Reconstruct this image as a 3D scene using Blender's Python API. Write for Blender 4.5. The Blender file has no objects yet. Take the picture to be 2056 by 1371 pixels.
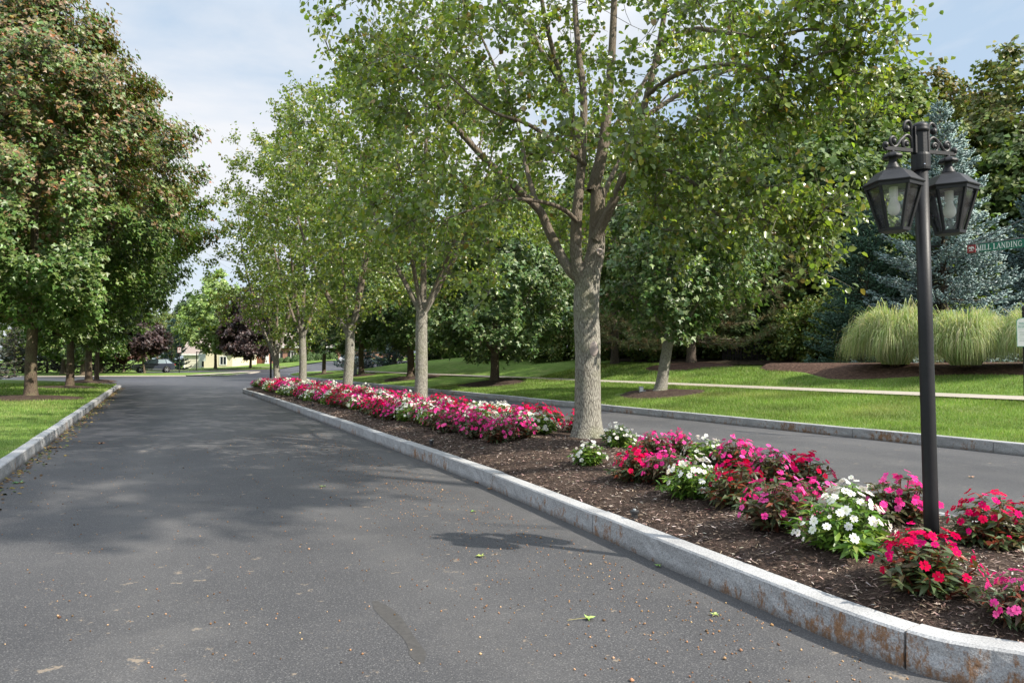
import bpy, math, random
import numpy as np
from mathutils import Vector, Matrix

# ------------------------------------------------------------------ camera, sky, sun, exposure
SC = bpy.context.scene
COL = SC.collection
R = math.radians
FPX, PITCH, CAMZ = 1450.0, math.atan(42.5/1450.0), 1.5
cam_d = bpy.data.cameras.new('camera')
cam_d.sensor_width = 36.0
cam_d.lens = 36.0*FPX/2056.0
cam_d.clip_start, cam_d.clip_end = 0.05, 3000
cam = bpy.data.objects.new('camera', cam_d)
cam.location = (0, 0, CAMZ)
cam.rotation_euler = (math.pi/2+PITCH, 0, 0)
COL.objects.link(cam)
SC.camera = cam

SUN_EL, SUN_AZ = R(40), math.atan2(.89, -.455)          # azimuth from +Y towards +X
SUN_DIR = Vector((math.cos(SUN_EL)*math.sin(SUN_AZ), math.cos(SUN_EL)*math.cos(SUN_AZ), math.sin(SUN_EL)))
sl = bpy.data.lights.new('sun', 'SUN')
sl.energy, sl.angle, sl.color = 4.9, R(.5), (1.0, .93, .82)
so = bpy.data.objects.new('sun', sl)
so.rotation_euler = SUN_DIR.to_track_quat('Z', 'Y').to_euler()
COL.objects.link(so)

def nd(nt, t, ins=None, **props):
    n = nt.nodes.new(t)
    for k, v in props.items():
        setattr(n, k, v)
    for k, v in (ins or {}).items():
        if isinstance(v, bpy.types.NodeSocket):
            nt.links.new(v, n.inputs[k])
        else:
            n.inputs[k].default_value = v
    return n
def ramp(nt, fac, stops):
    n = nd(nt, 'ShaderNodeValToRGB', {'Fac': fac})
    e = n.color_ramp.elements
    while len(e) < len(stops):
        e.new(.5)
    for k, (p, c) in enumerate(stops):
        e[k].position = p
        e[k].color = (c, c, c, 1) if not isinstance(c, tuple) else (*c, 1)
    return n.outputs['Color']
def math_(nt, op, a, b=0.0, clamp=False):
    return nd(nt, 'ShaderNodeMath', {0: a, 1: b}, operation=op, use_clamp=clamp).outputs[0]
def mixc(nt, fac, a, b, mode='MIX'):
    n = nd(nt, 'ShaderNodeMix', data_type='RGBA', blend_type=mode)
    for sock, v in ((n.inputs[0], fac), (n.inputs[6], a), (n.inputs[7], b)):
        if isinstance(v, bpy.types.NodeSocket):
            nt.links.new(v, sock)
        else:
            sock.default_value = v if not isinstance(v, tuple) else (*v, 1)
    return n.outputs[2]

W = bpy.data.worlds.new('World')
SC.world = W
W.use_nodes = True
nt = W.node_tree
nt.nodes.clear()
sky = nd(nt, 'ShaderNodeTexSky', sky_type='NISHITA', sun_disc=False, sun_elevation=SUN_EL, sun_rotation=SUN_AZ,
         air_density=1.0, dust_density=1.2, ozone_density=1.0)
tc = nd(nt, 'ShaderNodeTexCoord')
mp = nd(nt, 'ShaderNodeMapping', {'Vector': tc.outputs['Generated'], 'Scale': (1.0, 1.0, 2.2), 'Location': (.35, .1, .2)})
nz = nd(nt, 'ShaderNodeTexNoise', {'Vector': mp.outputs[0], 'Scale': 2.1, 'Detail': 9.0, 'Roughness': .55, 'Distortion': .25})
cl = ramp(nt, nz.outputs[0], [(.40, 0.0), (.60, 1.0)])
veil = math_(nt, 'MULTIPLY_ADD', cl, .80)
veil.node.inputs[2].default_value = .10
skyc = mixc(nt, veil, mixc(nt, .6, sky.outputs[0], (6.6, 8.8, 11.2)), (9.5, 9.55, 9.8))
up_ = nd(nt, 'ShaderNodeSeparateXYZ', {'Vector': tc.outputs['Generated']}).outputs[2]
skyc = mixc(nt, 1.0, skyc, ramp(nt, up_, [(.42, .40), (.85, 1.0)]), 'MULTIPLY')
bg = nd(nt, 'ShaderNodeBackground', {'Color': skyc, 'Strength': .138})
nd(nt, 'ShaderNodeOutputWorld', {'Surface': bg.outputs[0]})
SC.view_settings.view_transform = 'Standard'
SC.view_settings.look = 'None'
SC.view_settings.exposure = 0.88
SC.view_settings.gamma = 1.0
SC.cycles.max_bounces = 10
SC.cycles.diffuse_bounces = 6
SC.cycles.transparent_max_bounces = 12

# ------------------------------------------------------------------ frames of reference
CP, SP = math.cos(PITCH), math.sin(PITCH)
def ray(px, py):
    a, b = (px-1028)/FPX, (685.5-py)/FPX
    return a, CP-b*SP, SP+b*CP
def AT(px, py, Y):
    a, y, z = ray(px, py); t = Y/y
    return Vector((a*t, Y, CAMZ+z*t))
def G(px, py, z0=0.0):
    a, y, z = ray(px, py); t = (z0-CAMZ)/z
    return Vector((a*t, y*t, z0))
US, UD = (-.4472, .8944), (.8944, .4472)               # along the drive, across the drive
def P(s, d, z=0.0):
    return Vector((6.9+US[0]*s+UD[0]*d, US[1]*s+UD[1]*d, z))
def SD(x, y):
    return (x-6.9)*US[0]+y*US[1], (x-6.9)*UD[0]+y*UD[1]

# ------------------------------------------------------------------ mesh helpers
def link_mesh(name, V, Fs, mat, parent=None, col=None, smooth=False):
    V = np.asarray(V, np.float32).reshape(-1, 3)
    Fs = [np.asarray(f, np.int32) for f in Fs if len(f)]
    me = bpy.data.meshes.new(name)
    me.vertices.add(len(V)); me.vertices.foreach_set('co', V.ravel())
    loops = np.concatenate([f.ravel() for f in Fs])
    tot = np.concatenate([np.full(len(f), f.shape[1], np.int32) for f in Fs])
    st = np.concatenate([[0], np.cumsum(tot)[:-1]]).astype(np.int32)
    me.loops.add(len(loops)); me.loops.foreach_set('vertex_index', loops)
    me.polygons.add(len(tot)); me.polygons.foreach_set('loop_start', st); me.polygons.foreach_set('loop_total', tot)
    if smooth:
        me.polygons.foreach_set('use_smooth', np.ones(len(tot), bool))
    if col is not None:
        c = np.ones((len(V), 4), np.float32); c[:, :3] = col
        a = me.attributes.new('col', 'FLOAT_COLOR', 'POINT'); a.data.foreach_set('color', c.ravel())
    me.update(calc_edges=True)
    me.validate()
    if mat: me.materials.append(mat)
    o = bpy.data.objects.new(name, me)
    COL.objects.link(o)
    if parent: o.parent = parent
    return o

class MB:
    """collects shapes for ONE mesh object"""
    def __init__(s): s.v, s.q, s.t, s.n, s.ng = [], [], [], 0, []
    def add(s, V, q=(), t=(), ng=()):
        V = [tuple(p) for p in V]
        s.v += V
        s.q += [tuple(i+s.n for i in f) for f in q]
        s.t += [tuple(i+s.n for i in f) for f in t]
        s.ng += [tuple(i+s.n for i in f) for f in ng]
        s.n += len(V)
        return s
    def box(s, c, sz, rz=0.0, M=None):
        h = [x/2 for x in sz]
        V = []
        for k in range(8):
            p = Vector((h[0]*(1 if k & 1 else -1), h[1]*(1 if k & 2 else -1), h[2]*(1 if k & 4 else -1)))
            if M: p = M @ p
            if rz: p = Matrix.Rotation(rz, 3, 'Z') @ p
            V.append(p+Vector(c))
        return s.add(V, q=[(0,2,3,1),(4,5,7,6),(0,1,5,4),(2,6,7,3),(0,4,6,2),(1,3,7,5)])
    def tube(s, pts, rads, n=8, caps=True):
        V, q = tube_np(pts, rads, n)
        ng = [tuple(range(n-1, -1, -1)), tuple(range(len(V)-n, len(V)))] if caps else []
        return s.add(V, q=q, ng=ng)
    def lathe(s, prof, n=16, c=(0,0,0), twist=0.0, flute=None, caps=True):
        V, q = [], []
        for k, (r, z) in enumerate(prof):
            for i in range(n):
                a = twist+2*math.pi*i/n
                rr = r*(flute(i, k) if flute else 1)
                V.append((c[0]+rr*math.cos(a), c[1]+rr*math.sin(a), c[2]+z))
        for k in range(len(prof)-1):
            for i in range(n):
                j = (i+1) % n
                q.append((k*n+i, k*n+j, (k+1)*n+j, (k+1)*n+i))
        m = len(prof)-1
        return s.add(V, q=q, ng=[tuple(range(n-1, -1, -1)), tuple(m*n+i for i in range(n))] if caps else [])
    def ball(s, c, r, n=10, m=6):
        return s.lathe([(max(r*math.sin(math.pi*k/m), 1e-4), -r*math.cos(math.pi*k/m)) for k in range(m+1)], n, c)
    def prism(s, poly, y0, y1):
        """side outline (x,z) extruded along y"""
        n = len(poly)
        V = [(x, y0, z) for x, z in poly]+[(x, y1, z) for x, z in poly]
        q = [(i, (i+1) % n, n+(i+1) % n, n+i) for i in range(n)]
        return s.add(V, q=q, ng=[tuple(range(n-1, -1, -1)), tuple(range(n, 2*n))])
    def build(s, name, mat, parent=None, smooth=False, bevel=0.0, loc=None):
        me = bpy.data.meshes.new(name)
        me.from_pydata(s.v, [], s.q+s.t+s.ng)
        me.validate()
        if smooth:
            me.polygons.foreach_set('use_smooth', np.ones(len(me.polygons), bool))
        me.materials.append(mat)
        o = bpy.data.objects.new(name, me)
        COL.objects.link(o)
        if parent: o.parent = parent
        if loc is not None: o.location = loc
        if bevel:
            b = o.modifiers.new('bevel', 'BEVEL'); b.width = bevel; b.segments = 2; b.limit_method = 'ANGLE'; b.angle_limit = R(35)
        return o

def tube_np(pts, rads, n):
    p = np.asarray([tuple(x) for x in pts], float)
    m = len(p)
    t = np.gradient(p, axis=0)
    t /= np.linalg.norm(t, axis=1)[:, None]+1e-9
    ref = np.array([1., 0, 0]) if abs(t[0][0]) < .8 else np.array([0, 1., 0])
    u = np.cross(t[0], ref); u /= np.linalg.norm(u)
    ang = np.arange(n)*2*math.pi/n
    ca, sa = np.cos(ang)[:, None], np.sin(ang)[:, None]
    V = np.empty((m, n, 3))
    for k in range(m):
        u = u-t[k]*np.dot(u, t[k]); u /= np.linalg.norm(u)+1e-9
        w = np.cross(t[k], u)
        V[k] = p[k]+rads[k]*(ca*u+sa*w)
    i = np.arange(n); j = (i+1) % n
    q = np.concatenate([np.stack([k*n+i, k*n+j, (k+1)*n+j, (k+1)*n+i], 1) for k in range(m-1)])
    return V.reshape(-1, 3), q.tolist()

def tag(o, label=None, cat=None, group=None, kind=None):
    for k, v in (('label', label), ('category', cat), ('group', group), ('kind', kind)):
        if v: o[k] = v
    return o
def thing(name, label, cat, loc=(0, 0, 0), rz=0.0, group=None):
    o = bpy.data.objects.new(name, None)
    o.empty_display_size = .2
    o.location = loc; o.rotation_euler = (0, 0, rz)
    COL.objects.link(o)
    return tag(o, label, cat, group)
def dup(root, loc=None, rz=None, scale=None, label=None, group=None):
    def cp(o, par):
        c = o.copy(); COL.objects.link(c)
        if par: c.parent = par
        for ch in o.children: cp(ch, c)
        return c
    r = cp(root, None)
    if loc is not None: r.location = loc
    if rz is not None: r.rotation_euler = (0, 0, rz)
    if scale is not None: r.scale = scale if isinstance(scale, tuple) else (scale,)*3
    if label: r['label'] = label
    if group: r['group'] = group
    return r
def catmull(pts, per=8):
    p = [np.array(x, float) for x in pts]
    p = [2*p[0]-p[1]]+p+[2*p[-1]-p[-2]]
    out = []
    for k in range(1, len(p)-2):
        for i in range(per):
            t = i/per
            out.append(.5*((2*p[k])+(-p[k-1]+p[k+1])*t+(2*p[k-1]-5*p[k]+4*p[k+1]-p[k+2])*t*t+(-p[k-1]+3*p[k]-3*p[k+1]+p[k+2])*t**3))
    out.append(p[-2])
    return np.array(out)

# ------------------------------------------------------------------ materials
def new_mat(name):
    m = bpy.data.materials.new(name); m.use_nodes = True
    m.node_tree.nodes.clear()
    return m, m.node_tree
def finish(nt, sh):
    nd(nt, 'ShaderNodeOutputMaterial', {'Surface': sh})
def plain(name, col, rough=.6, metal=0.0, spec=.5, noise=0.0, nscale=8.0, bump=0.0, bscale=60.0, emis=None):
    m, nt = new_mat(name)
    tc = nd(nt, 'ShaderNodeTexCoord')
    c = (*col, 1)
    if noise:
        n1 = nd(nt, 'ShaderNodeTexNoise', {'Vector': tc.outputs['Object'], 'Scale': nscale, 'Detail': 6.0, 'Roughness': .6})
        f = ramp(nt, n1.outputs[0], [(.25, 1-noise), (.75, 1+noise)])
        c = mixc(nt, 1.0, col, f, 'MULTIPLY')
    ins = {'Base Color': c, 'Roughness': rough, 'Metallic': metal, 'Specular IOR Level': spec}
    if bump:
        n2 = nd(nt, 'ShaderNodeTexNoise', {'Vector': tc.outputs['Object'], 'Scale': bscale, 'Detail': 4.0})
        ins['Normal'] = nd(nt, 'ShaderNodeBump', {'Height': n2.outputs[0], 'Strength': bump, 'Distance': .01}).outputs[0]
    finish(nt, nd(nt, 'ShaderNodeBsdfPrincipled', ins).outputs[0])
    return m
def leaf_mat(name, trans=.3, rough=.45, spec=.5, tint=(1.25, 1.35, .55)):
    m, nt = new_mat(name)
    a = nd(nt, 'ShaderNodeAttribute', attribute_name='col')
    p = nd(nt, 'ShaderNodeBsdfPrincipled', {'Base Color': a.outputs['Color'], 'Roughness': rough, 'Specular IOR Level': spec})
    tcol = mixc(nt, 1.0, a.outputs['Color'], tint, 'MULTIPLY')
    t = nd(nt, 'ShaderNodeBsdfTranslucent', {'Color': tcol})
    mx = nd(nt, 'ShaderNodeMixShader', {'Fac': trans, 1: p.outputs[0], 2: t.outputs[0]})
    finish(nt, mx.outputs[0])
    return m
LEAF = leaf_mat('glossy leaf', .46, .30, .7)
MAPLE = leaf_mat('maple leaf', .28, .42, .5)
WOODLEAF = leaf_mat('woodland leaf', .25, .55, .35)
NEEDLE = leaf_mat('conifer needle', .12, .6, .3, (1.1, 1.15, .8))
BLADE = leaf_mat('grass blade', .4, .6, .25, (1.2, 1.25, .6))
PETAL = leaf_mat('petal', .3, .85, .05, (1.1, .9, 1.05))
PLANTLEAF = leaf_mat('bedding leaf', .25, .42, .4)
CHIP = leaf_mat('wood chip', 0.0, .85, .2, (1, 1, 1))

def bark_mat(name, dark, light, sc=1.0, bumpd=.02, limb=None):
    m, nt = new_mat(name)
    tc = nd(nt, 'ShaderNodeTexCoord')
    mp = nd(nt, 'ShaderNodeMapping', {'Vector': tc.outputs['Object'], 'Scale': (48*sc, 48*sc, 10.0*sc)})
    v = nd(nt, 'ShaderNodeTexVoronoi', {'Vector': mp.outputs[0], 'Scale': 1.0, 'Randomness': 1.0}, feature='DISTANCE_TO_EDGE')
    n = nd(nt, 'ShaderNodeTexNoise', {'Vector': mp.outputs[0], 'Scale': 1.1, 'Detail': 6.0, 'Roughness': .65, 'Distortion': .6})
    h = math_(nt, 'ADD', math_(nt, 'MULTIPLY', ramp(nt, v.outputs['Distance'], [(0, 0.), (.22, 1.)]), .45), n.outputs[0])
    c = ramp(nt, h, [(.35, dark), (.95, light)])
    big = nd(nt, 'ShaderNodeTexNoise', {'Vector': tc.outputs['Object'], 'Scale': 2.4, 'Detail': 5.0})
    c = mixc(nt, math_(nt, 'MULTIPLY', ramp(nt, big.outputs[0], [(.5, 0.), (.68, 1.)]), .45), c, (.17, .18, .09))
    if limb:                                             # the younger wood of the limbs is smoother and browner
        zl = nd(nt, 'ShaderNodeSeparateXYZ', {'Vector': tc.outputs['Object']}).outputs[2]
        f_ = nd(nt, 'ShaderNodeMapRange', {'Value': math_(nt, 'ADD', zl, big.outputs[0]), 'From Min': limb, 'From Max': limb+1.1})
        c = mixc(nt, math_(nt, 'MULTIPLY', f_.outputs[0], .8), c, mixc(nt, n.outputs[0], (.06, .042, .03), (.20, .155, .115)))
    bp = nd(nt, 'ShaderNodeBump', {'Height': h, 'Strength': .8, 'Distance': bumpd})
    finish(nt, nd(nt, 'ShaderNodeBsdfPrincipled', {'Base Color': c, 'Roughness': .9, 'Specular IOR Level': .2, 'Normal': bp.outputs[0]}).outputs[0])
    return m
BARK = bark_mat('grey pear bark', (.07, .06, .048), (.325, .31, .265), limb=2.75)
BARK2 = bark_mat('brown maple bark', (.032, .024, .018), (.14, .105, .075), .8)
BARK3 = bark_mat('dark conifer bark', (.025, .02, .017), (.12, .095, .075), .8)

SEAM_A, SEAM_B = G(380, 886), G(735, 862)
def asphalt_mat():
    m, nt = new_mat('asphalt')
    g = nd(nt, 'ShaderNodeNewGeometry').outputs['Position']
    big = nd(nt, 'ShaderNodeTexNoise', {'Vector': g, 'Scale': .35, 'Detail': 5.0, 'Roughness': .6})
    fine = nd(nt, 'ShaderNodeTexNoise', {'Vector': g, 'Scale': 95.0, 'Detail': 3.0, 'Roughness': .7})
    agg = nd(nt, 'ShaderNodeTexVoronoi', {'Vector': g, 'Scale': 190.0})
    c = ramp(nt, big.outputs[0], [(.3, (.036, .036, .0385)), (.7, (.062, .061, .063))])
    f = ramp(nt, fine.outputs[0], [(.30, .42), (.5, .97), (.70, 1.75)])
    c = mixc(nt, 1.0, c, f, 'MULTIPLY')
    sp = ramp(nt, nd(nt, 'ShaderNodeSeparateColor', {'Color': agg.outputs['Color']}).outputs[0], [(.88, 0.), (.95, 1.)])
    c = mixc(nt, math_(nt, 'MULTIPLY', sp, .42), c, (.24, .23, .22))
    sep = nd(nt, 'ShaderNodeSeparateXYZ', {'Vector': g})
    # newer lift of asphalt beyond the paving joint
    ax, ay = SEAM_A.x, SEAM_A.y
    dx, dy = SEAM_B.x-ax, SEAM_B.y-ay
    L = math.hypot(dx, dy); nx, ny = -dy/L, dx/L
    wob = nd(nt, 'ShaderNodeTexNoise', {'Vector': g, 'Scale': 1.2, 'Detail': 3.0}).outputs[0]
    wobs = math_(nt, 'MULTIPLY', math_(nt, 'SUBTRACT', wob, .5), .14)
    lin = math_(nt, 'ADD', math_(nt, 'MULTIPLY', sep.outputs[0], nx), math_(nt, 'MULTIPLY', sep.outputs[1], ny))
    dist = math_(nt, 'ADD', math_(nt, 'SUBTRACT', lin, nx*ax+ny*ay), wobs)
    beyond = math_(nt, 'GREATER_THAN', dist, 0.0)
    c = mixc(nt, math_(nt, 'MULTIPLY', beyond, .78), c, mixc(nt, big.outputs[0], (.022, .023, .029), (.044, .045, .055)))
    dl = math_(nt, 'ADD', math_(nt, 'MULTIPLY', math_(nt, 'SUBTRACT', sep.outputs[0], 6.9), UD[0]), math_(nt, 'MULTIPLY', sep.outputs[1], UD[1]))
    trk = math_(nt, 'POWER', math_(nt, 'ABSOLUTE', math_(nt, 'SINE', math_(nt, 'MULTIPLY', math_(nt, 'ADD', dl, math_(nt, 'MULTIPLY', wob, .5)), 1.85))), 6.0)
    c = mixc(nt, math_(nt, 'MULTIPLY', math_(nt, 'MULTIPLY', trk, big.outputs[0]), math_(nt, 'SUBTRACT', .34, math_(nt, 'MULTIPLY', beyond, .26))), c, (.115, .11, .105))
    seam = math_(nt, 'LESS_THAN', math_(nt, 'ABSOLUTE', dist), .022)
    c = mixc(nt, math_(nt, 'MULTIPLY', seam, .75), c, (.02, .02, .022))
    # crushed fruit stains, pale tan, near the island tree
    st = nd(nt, 'ShaderNodeTexNoise', {'Vector': g, 'Scale': 5.5, 'Detail': 4.0, 'Roughness': .75})
    zone = nd(nt, 'ShaderNodeTexNoise', {'Vector': g, 'Scale': .7, 'Detail': 2.0})
    s1 = ramp(nt, math_(nt, 'ADD', st.outputs[0], math_(nt, 'MULTIPLY', zone.outputs[0], .25)), [(.765, 0.), (.82, 1.)])
    c = mixc(nt, math_(nt, 'MULTIPLY', s1, .55), c, (.30, .235, .165))
    # worn grey patch and dusty track
    wn = nd(nt, 'ShaderNodeTexNoise', {'Vector': g, 'Scale': .9, 'Detail': 6.0, 'Roughness': .7})
    c = mixc(nt, math_(nt, 'MULTIPLY', ramp(nt, wn.outputs[0], [(.52, 0.), (.75, 1.)]), math_(nt, 'SUBTRACT', .45, math_(nt, 'MULTIPLY', beyond, .33))), c, (.115, .11, .105))
    bp = nd(nt, 'ShaderNodeBump', {'Height': fine.outputs[0], 'Strength': .6, 'Distance': .006})
    rg = math_(nt, 'MULTIPLY_ADD', beyond, -.27)
    rg.node.inputs[2].default_value = .78
    finish(nt, nd(nt, 'ShaderNodeBsdfPrincipled', {'Base Color': c, 'Roughness': rg, 'Specular IOR Level': .4, 'Normal': bp.outputs[0]}).outputs[0])
    return m
ASPHALT = asphalt_mat()
PATCH = plain('tar patch', (.047, .044, .041), .8, noise=.35, nscale=30, bump=.3, bscale=150)

def granite_mat():
    m, nt = new_mat('granite')
    g = nd(nt, 'ShaderNodeNewGeometry')
    pos = g.outputs['Position']
    f1 = nd(nt, 'ShaderNodeTexNoise', {'Vector': pos, 'Scale': 110.0, 'Detail': 3.0, 'Roughness': .7})
    f2 = nd(nt, 'ShaderNodeTexNoise', {'Vector': pos, 'Scale': 3.0, 'Detail': 6.0})
    c = ramp(nt, f1.outputs[0], [(.28, (.17, .17, .175)), (.5, (.33, .33, .33)), (.72, (.48, .48, .47))])
    c = mixc(nt, 1.0, c, ramp(nt, f2.outputs[0], [(.3, .8), (.7, 1.12)]), 'MULTIPLY')
    sep = nd(nt, 'ShaderNodeSeparateXYZ', {'Vector': pos})
    up = nd(nt, 'ShaderNodeSeparateXYZ', {'Vector': g.outputs['True Normal']}).outputs[2]
    side = math_(nt, 'LESS_THAN', up, .6)
    mp = nd(nt, 'ShaderNodeMapping', {'Vector': pos, 'Scale': (1, 1, .55)})
    ru = nd(nt, 'ShaderNodeTexNoise', {'Vector': mp.outputs[0], 'Scale': 11.0, 'Detail': 10.0, 'Roughness': .8})
    zone = nd(nt, 'ShaderNodeTexNoise', {'Vector': pos, 'Scale': .9, 'Detail': 1.0})
    h = math_(nt, 'ADD', ru.outputs[0], math_(nt, 'MULTIPLY', math_(nt, 'SUBTRACT', zone.outputs[0], .5), .45))
    h = math_(nt, 'SUBTRACT', h, math_(nt, 'MULTIPLY', math_(nt, 'SUBTRACT', sep.outputs[2], .08), .5))
    dn = nd(nt, 'ShaderNodeVectorMath', {0: pos, 1: (2.1, 3.5, .1)}, operation='DISTANCE').outputs['Value']
    h = math_(nt, 'ADD', h, nd(nt, 'ShaderNodeMapRange', {'Value': dn, 'From Min': .2, 'From Max': 1.6, 'To Min': .030, 'To Max': -.045}).outputs[0])
    rf = math_(nt, 'MULTIPLY', math_(nt, 'MULTIPLY', ramp(nt, h, [(.515, 0.), (.60, 1.)]), side), .85)
    c = mixc(nt, rf, c, mixc(nt, f1.outputs[0], (.09, .035, .010), (.33, .15, .04)))
    foot_tone = math_(nt, 'MULTIPLY', ramp(nt, sep.outputs[2], [(.0, 1.), (.05, 0.)]), .55)  # dark brown tone growing stronger towards the foot of the kerb
    c = mixc(nt, foot_tone, c, (.07, .06, .05))
    b2 = nd(nt, 'ShaderNodeTexNoise', {'Vector': pos, 'Scale': 16.0, 'Detail': 7.0, 'Roughness': .65})
    bp = nd(nt, 'ShaderNodeBump', {'Height': b2.outputs[0], 'Strength': math_(nt, 'MULTIPLY_ADD', side, .55), 'Distance': .03})
    bp.inputs['Strength'].links[0].from_node.inputs[2].default_value = .12
    finish(nt, nd(nt, 'ShaderNodeBsdfPrincipled', {'Base Color': c, 'Roughness': .8, 'Specular IOR Level': .3, 'Normal': bp.outputs[0]}).outputs[0])
    return m
GRANITE = granite_mat()

def ground_mat(name, stops, sc, fine=60.0, bump=.5, bd=.02, patch=None):
    m, nt = new_mat(name)
    g = nd(nt, 'ShaderNodeNewGeometry').outputs['Position']
    n1 = nd(nt, 'ShaderNodeTexNoise', {'Vector': g, 'Scale': sc, 'Detail': 8.0, 'Roughness': .65})
    n2 = nd(nt, 'ShaderNodeTexNoise', {'Vector': g, 'Scale': fine, 'Detail': 4.0, 'Roughness': .7})
    c = ramp(nt, n1.outputs[0], stops)
    c = mixc(nt, 1.0, c, ramp(nt, n2.outputs[0], [(.3, .5), (.7, 1.5)]), 'MULTIPLY')
    if patch:
        n3 = nd(nt, 'ShaderNodeTexNoise', {'Vector': g, 'Scale': .8, 'Detail': 5.0, 'Roughness': .6})
        c = mixc(nt, math_(nt, 'MULTIPLY', ramp(nt, n3.outputs[0], [(.52, 0.), (.7, 1.)]), .6), c, patch)
    bp = nd(nt, 'ShaderNodeBump', {'Height': n2.outputs[0], 'Strength': bump, 'Distance': bd})
    finish(nt, nd(nt, 'ShaderNodeBsdfPrincipled', {'Base Color': c, 'Roughness': .95, 'Specular IOR Level': .1, 'Normal': bp.outputs[0]}).outputs[0])
    return m
LAWN = ground_mat('lawn', [(.3, (.08, .14, .025)), (.7, (.14, .21, .045))], 1.6, 45, .8, .03, (.19, .20, .08))
MULCH = ground_mat('mulch', [(.3, (.035, .024, .019)), (.7, (.10, .072, .058))], 6.0, 70, 1.0, .03)
REDMULCH = ground_mat('pine needle mulch', [(.32, (.035, .021, .016)), (.5, (.075, .045, .033)), (.68, (.14, .09, .065))], 9.0, 28, 1.0, .03)
LITTER = ground_mat('forest floor', [(.3, (.018, .014, .010)), (.7, (.045, .035, .022))], 1.2, 20, 1.0, .05)
CONCRETE = plain('concrete', (.30, .265, .215), .9, noise=.18, nscale=6, bump=.3, bscale=80)
BLACK = plain('black painted metal', (.012, .012, .014), .5, spec=.32, noise=.25, nscale=14, bump=.08, bscale=90)
# ------------------------------------------------------------------ ground, roads, kerbs, lawns
rng = np.random.default_rng(7)
def grid_mesh(name, us, vs, fn, mat, kind='structure', smooth=True):
    nu, nv = len(us), len(vs)
    V = np.array([fn(u, v) for u in us for v in vs])
    i, j = np.meshgrid(np.arange(nu-1), np.arange(nv-1), indexing='ij')
    a = (i*nv+j).ravel()
    o = link_mesh(name, V, [np.stack([a, a+nv, a+nv+1, a+1], 1)], mat, smooth=smooth)
    return tag(o, kind=kind)
def lerp(x, pts):
    return float(np.interp(x, [p[0] for p in pts], [p[1] for p in pts]))
def smooth01(x):
    x = min(max(x, 0.), 1.); return x*x*(3-2*x)
def H(x, y):                                            # natural rise of the land far down the drive
    a = min(max((x+60)/30, .3), 1.0)
    return a*lerp(y, [(72, 0), (92, .6), (125, 2.1), (200, 4), (600, 12)])

g0 = grid_mesh('ground', np.concatenate([np.linspace(-900, -60, 12), np.linspace(-50, 60, 40), np.linspace(70, 900, 12)]),
               np.concatenate([np.linspace(-200, 60, 14), np.linspace(70, 200, 40), np.linspace(220, 1600, 16)]),
               lambda x, y: (x, y, H(x, y)-.12), LAWN)
ASP_X = list(np.linspace(-140, -28, 30))+list(np.linspace(-26, 70, 20))
grid_mesh('road', ASP_X, list(np.linspace(-25, 72, 12))+list(np.linspace(74, 128, 28)), lambda x, y: (x, y, H(x, y)), ASPHALT)

# island outline in (s,d), outer kerb face
LEFT = [(5.0, -2.62), (5.5, -2.84), (7, -2.78), (8.5, -2.67), (10.5, -2.54), (12.1, -2.47), (18.6, -2.32), (25, -2.2), (31, -2.1), (38, -2.05)]
OUT = [(4.1, -.5), (3.72, -1.3), (3.95, -1.85), (4.33, -2.25)]+LEFT+[(41.2, -2.05), (43.0, -1.75), (44.6, -1.0), (45.2, 0.0), (44.6, 1.0), (43, 1.6), (40, 1.9), (28, 1.95), (18, 1.95),
       (14, 1.8), (12, 1.45), (10, .9), (8, .3), (6, -.1), (4.9, -.2), (4.1, -.5)]
OUT_F = catmull(OUT, 14)[:-1]
OUTP = OUT_F.copy()
def resample(pts, step, closed=True):
    p = np.vstack([pts, pts[:1]]) if closed else np.asarray(pts, float)
    L = np.concatenate([[0], np.cumsum(np.linalg.norm(np.diff(p, axis=0), axis=1))])
    n = int(L[-1]/step)
    t = np.linspace(0, L[-1], n+1)[:-1] if closed else np.linspace(0, L[-1], n+1)
    return np.stack([np.interp(t, L, p[:, k]) for k in range(p.shape[1])], 1)
def inset(poly, off, closed=True):
    t = (np.roll(poly, -1, 0)-np.roll(poly, 1, 0)) if closed else np.gradient(poly, axis=0)
    t /= np.linalg.norm(t, axis=1)[:, None]+1e-9
    return poly+off*np.stack([-t[:, 1], t[:, 0]], 1)
def sd2w(p):
    p = np.asarray(p, float)
    return np.stack([6.9+US[0]*p[:, 0]+UD[0]*p[:, 1], US[1]*p[:, 0]+UD[1]*p[:, 1]], 1)

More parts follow.
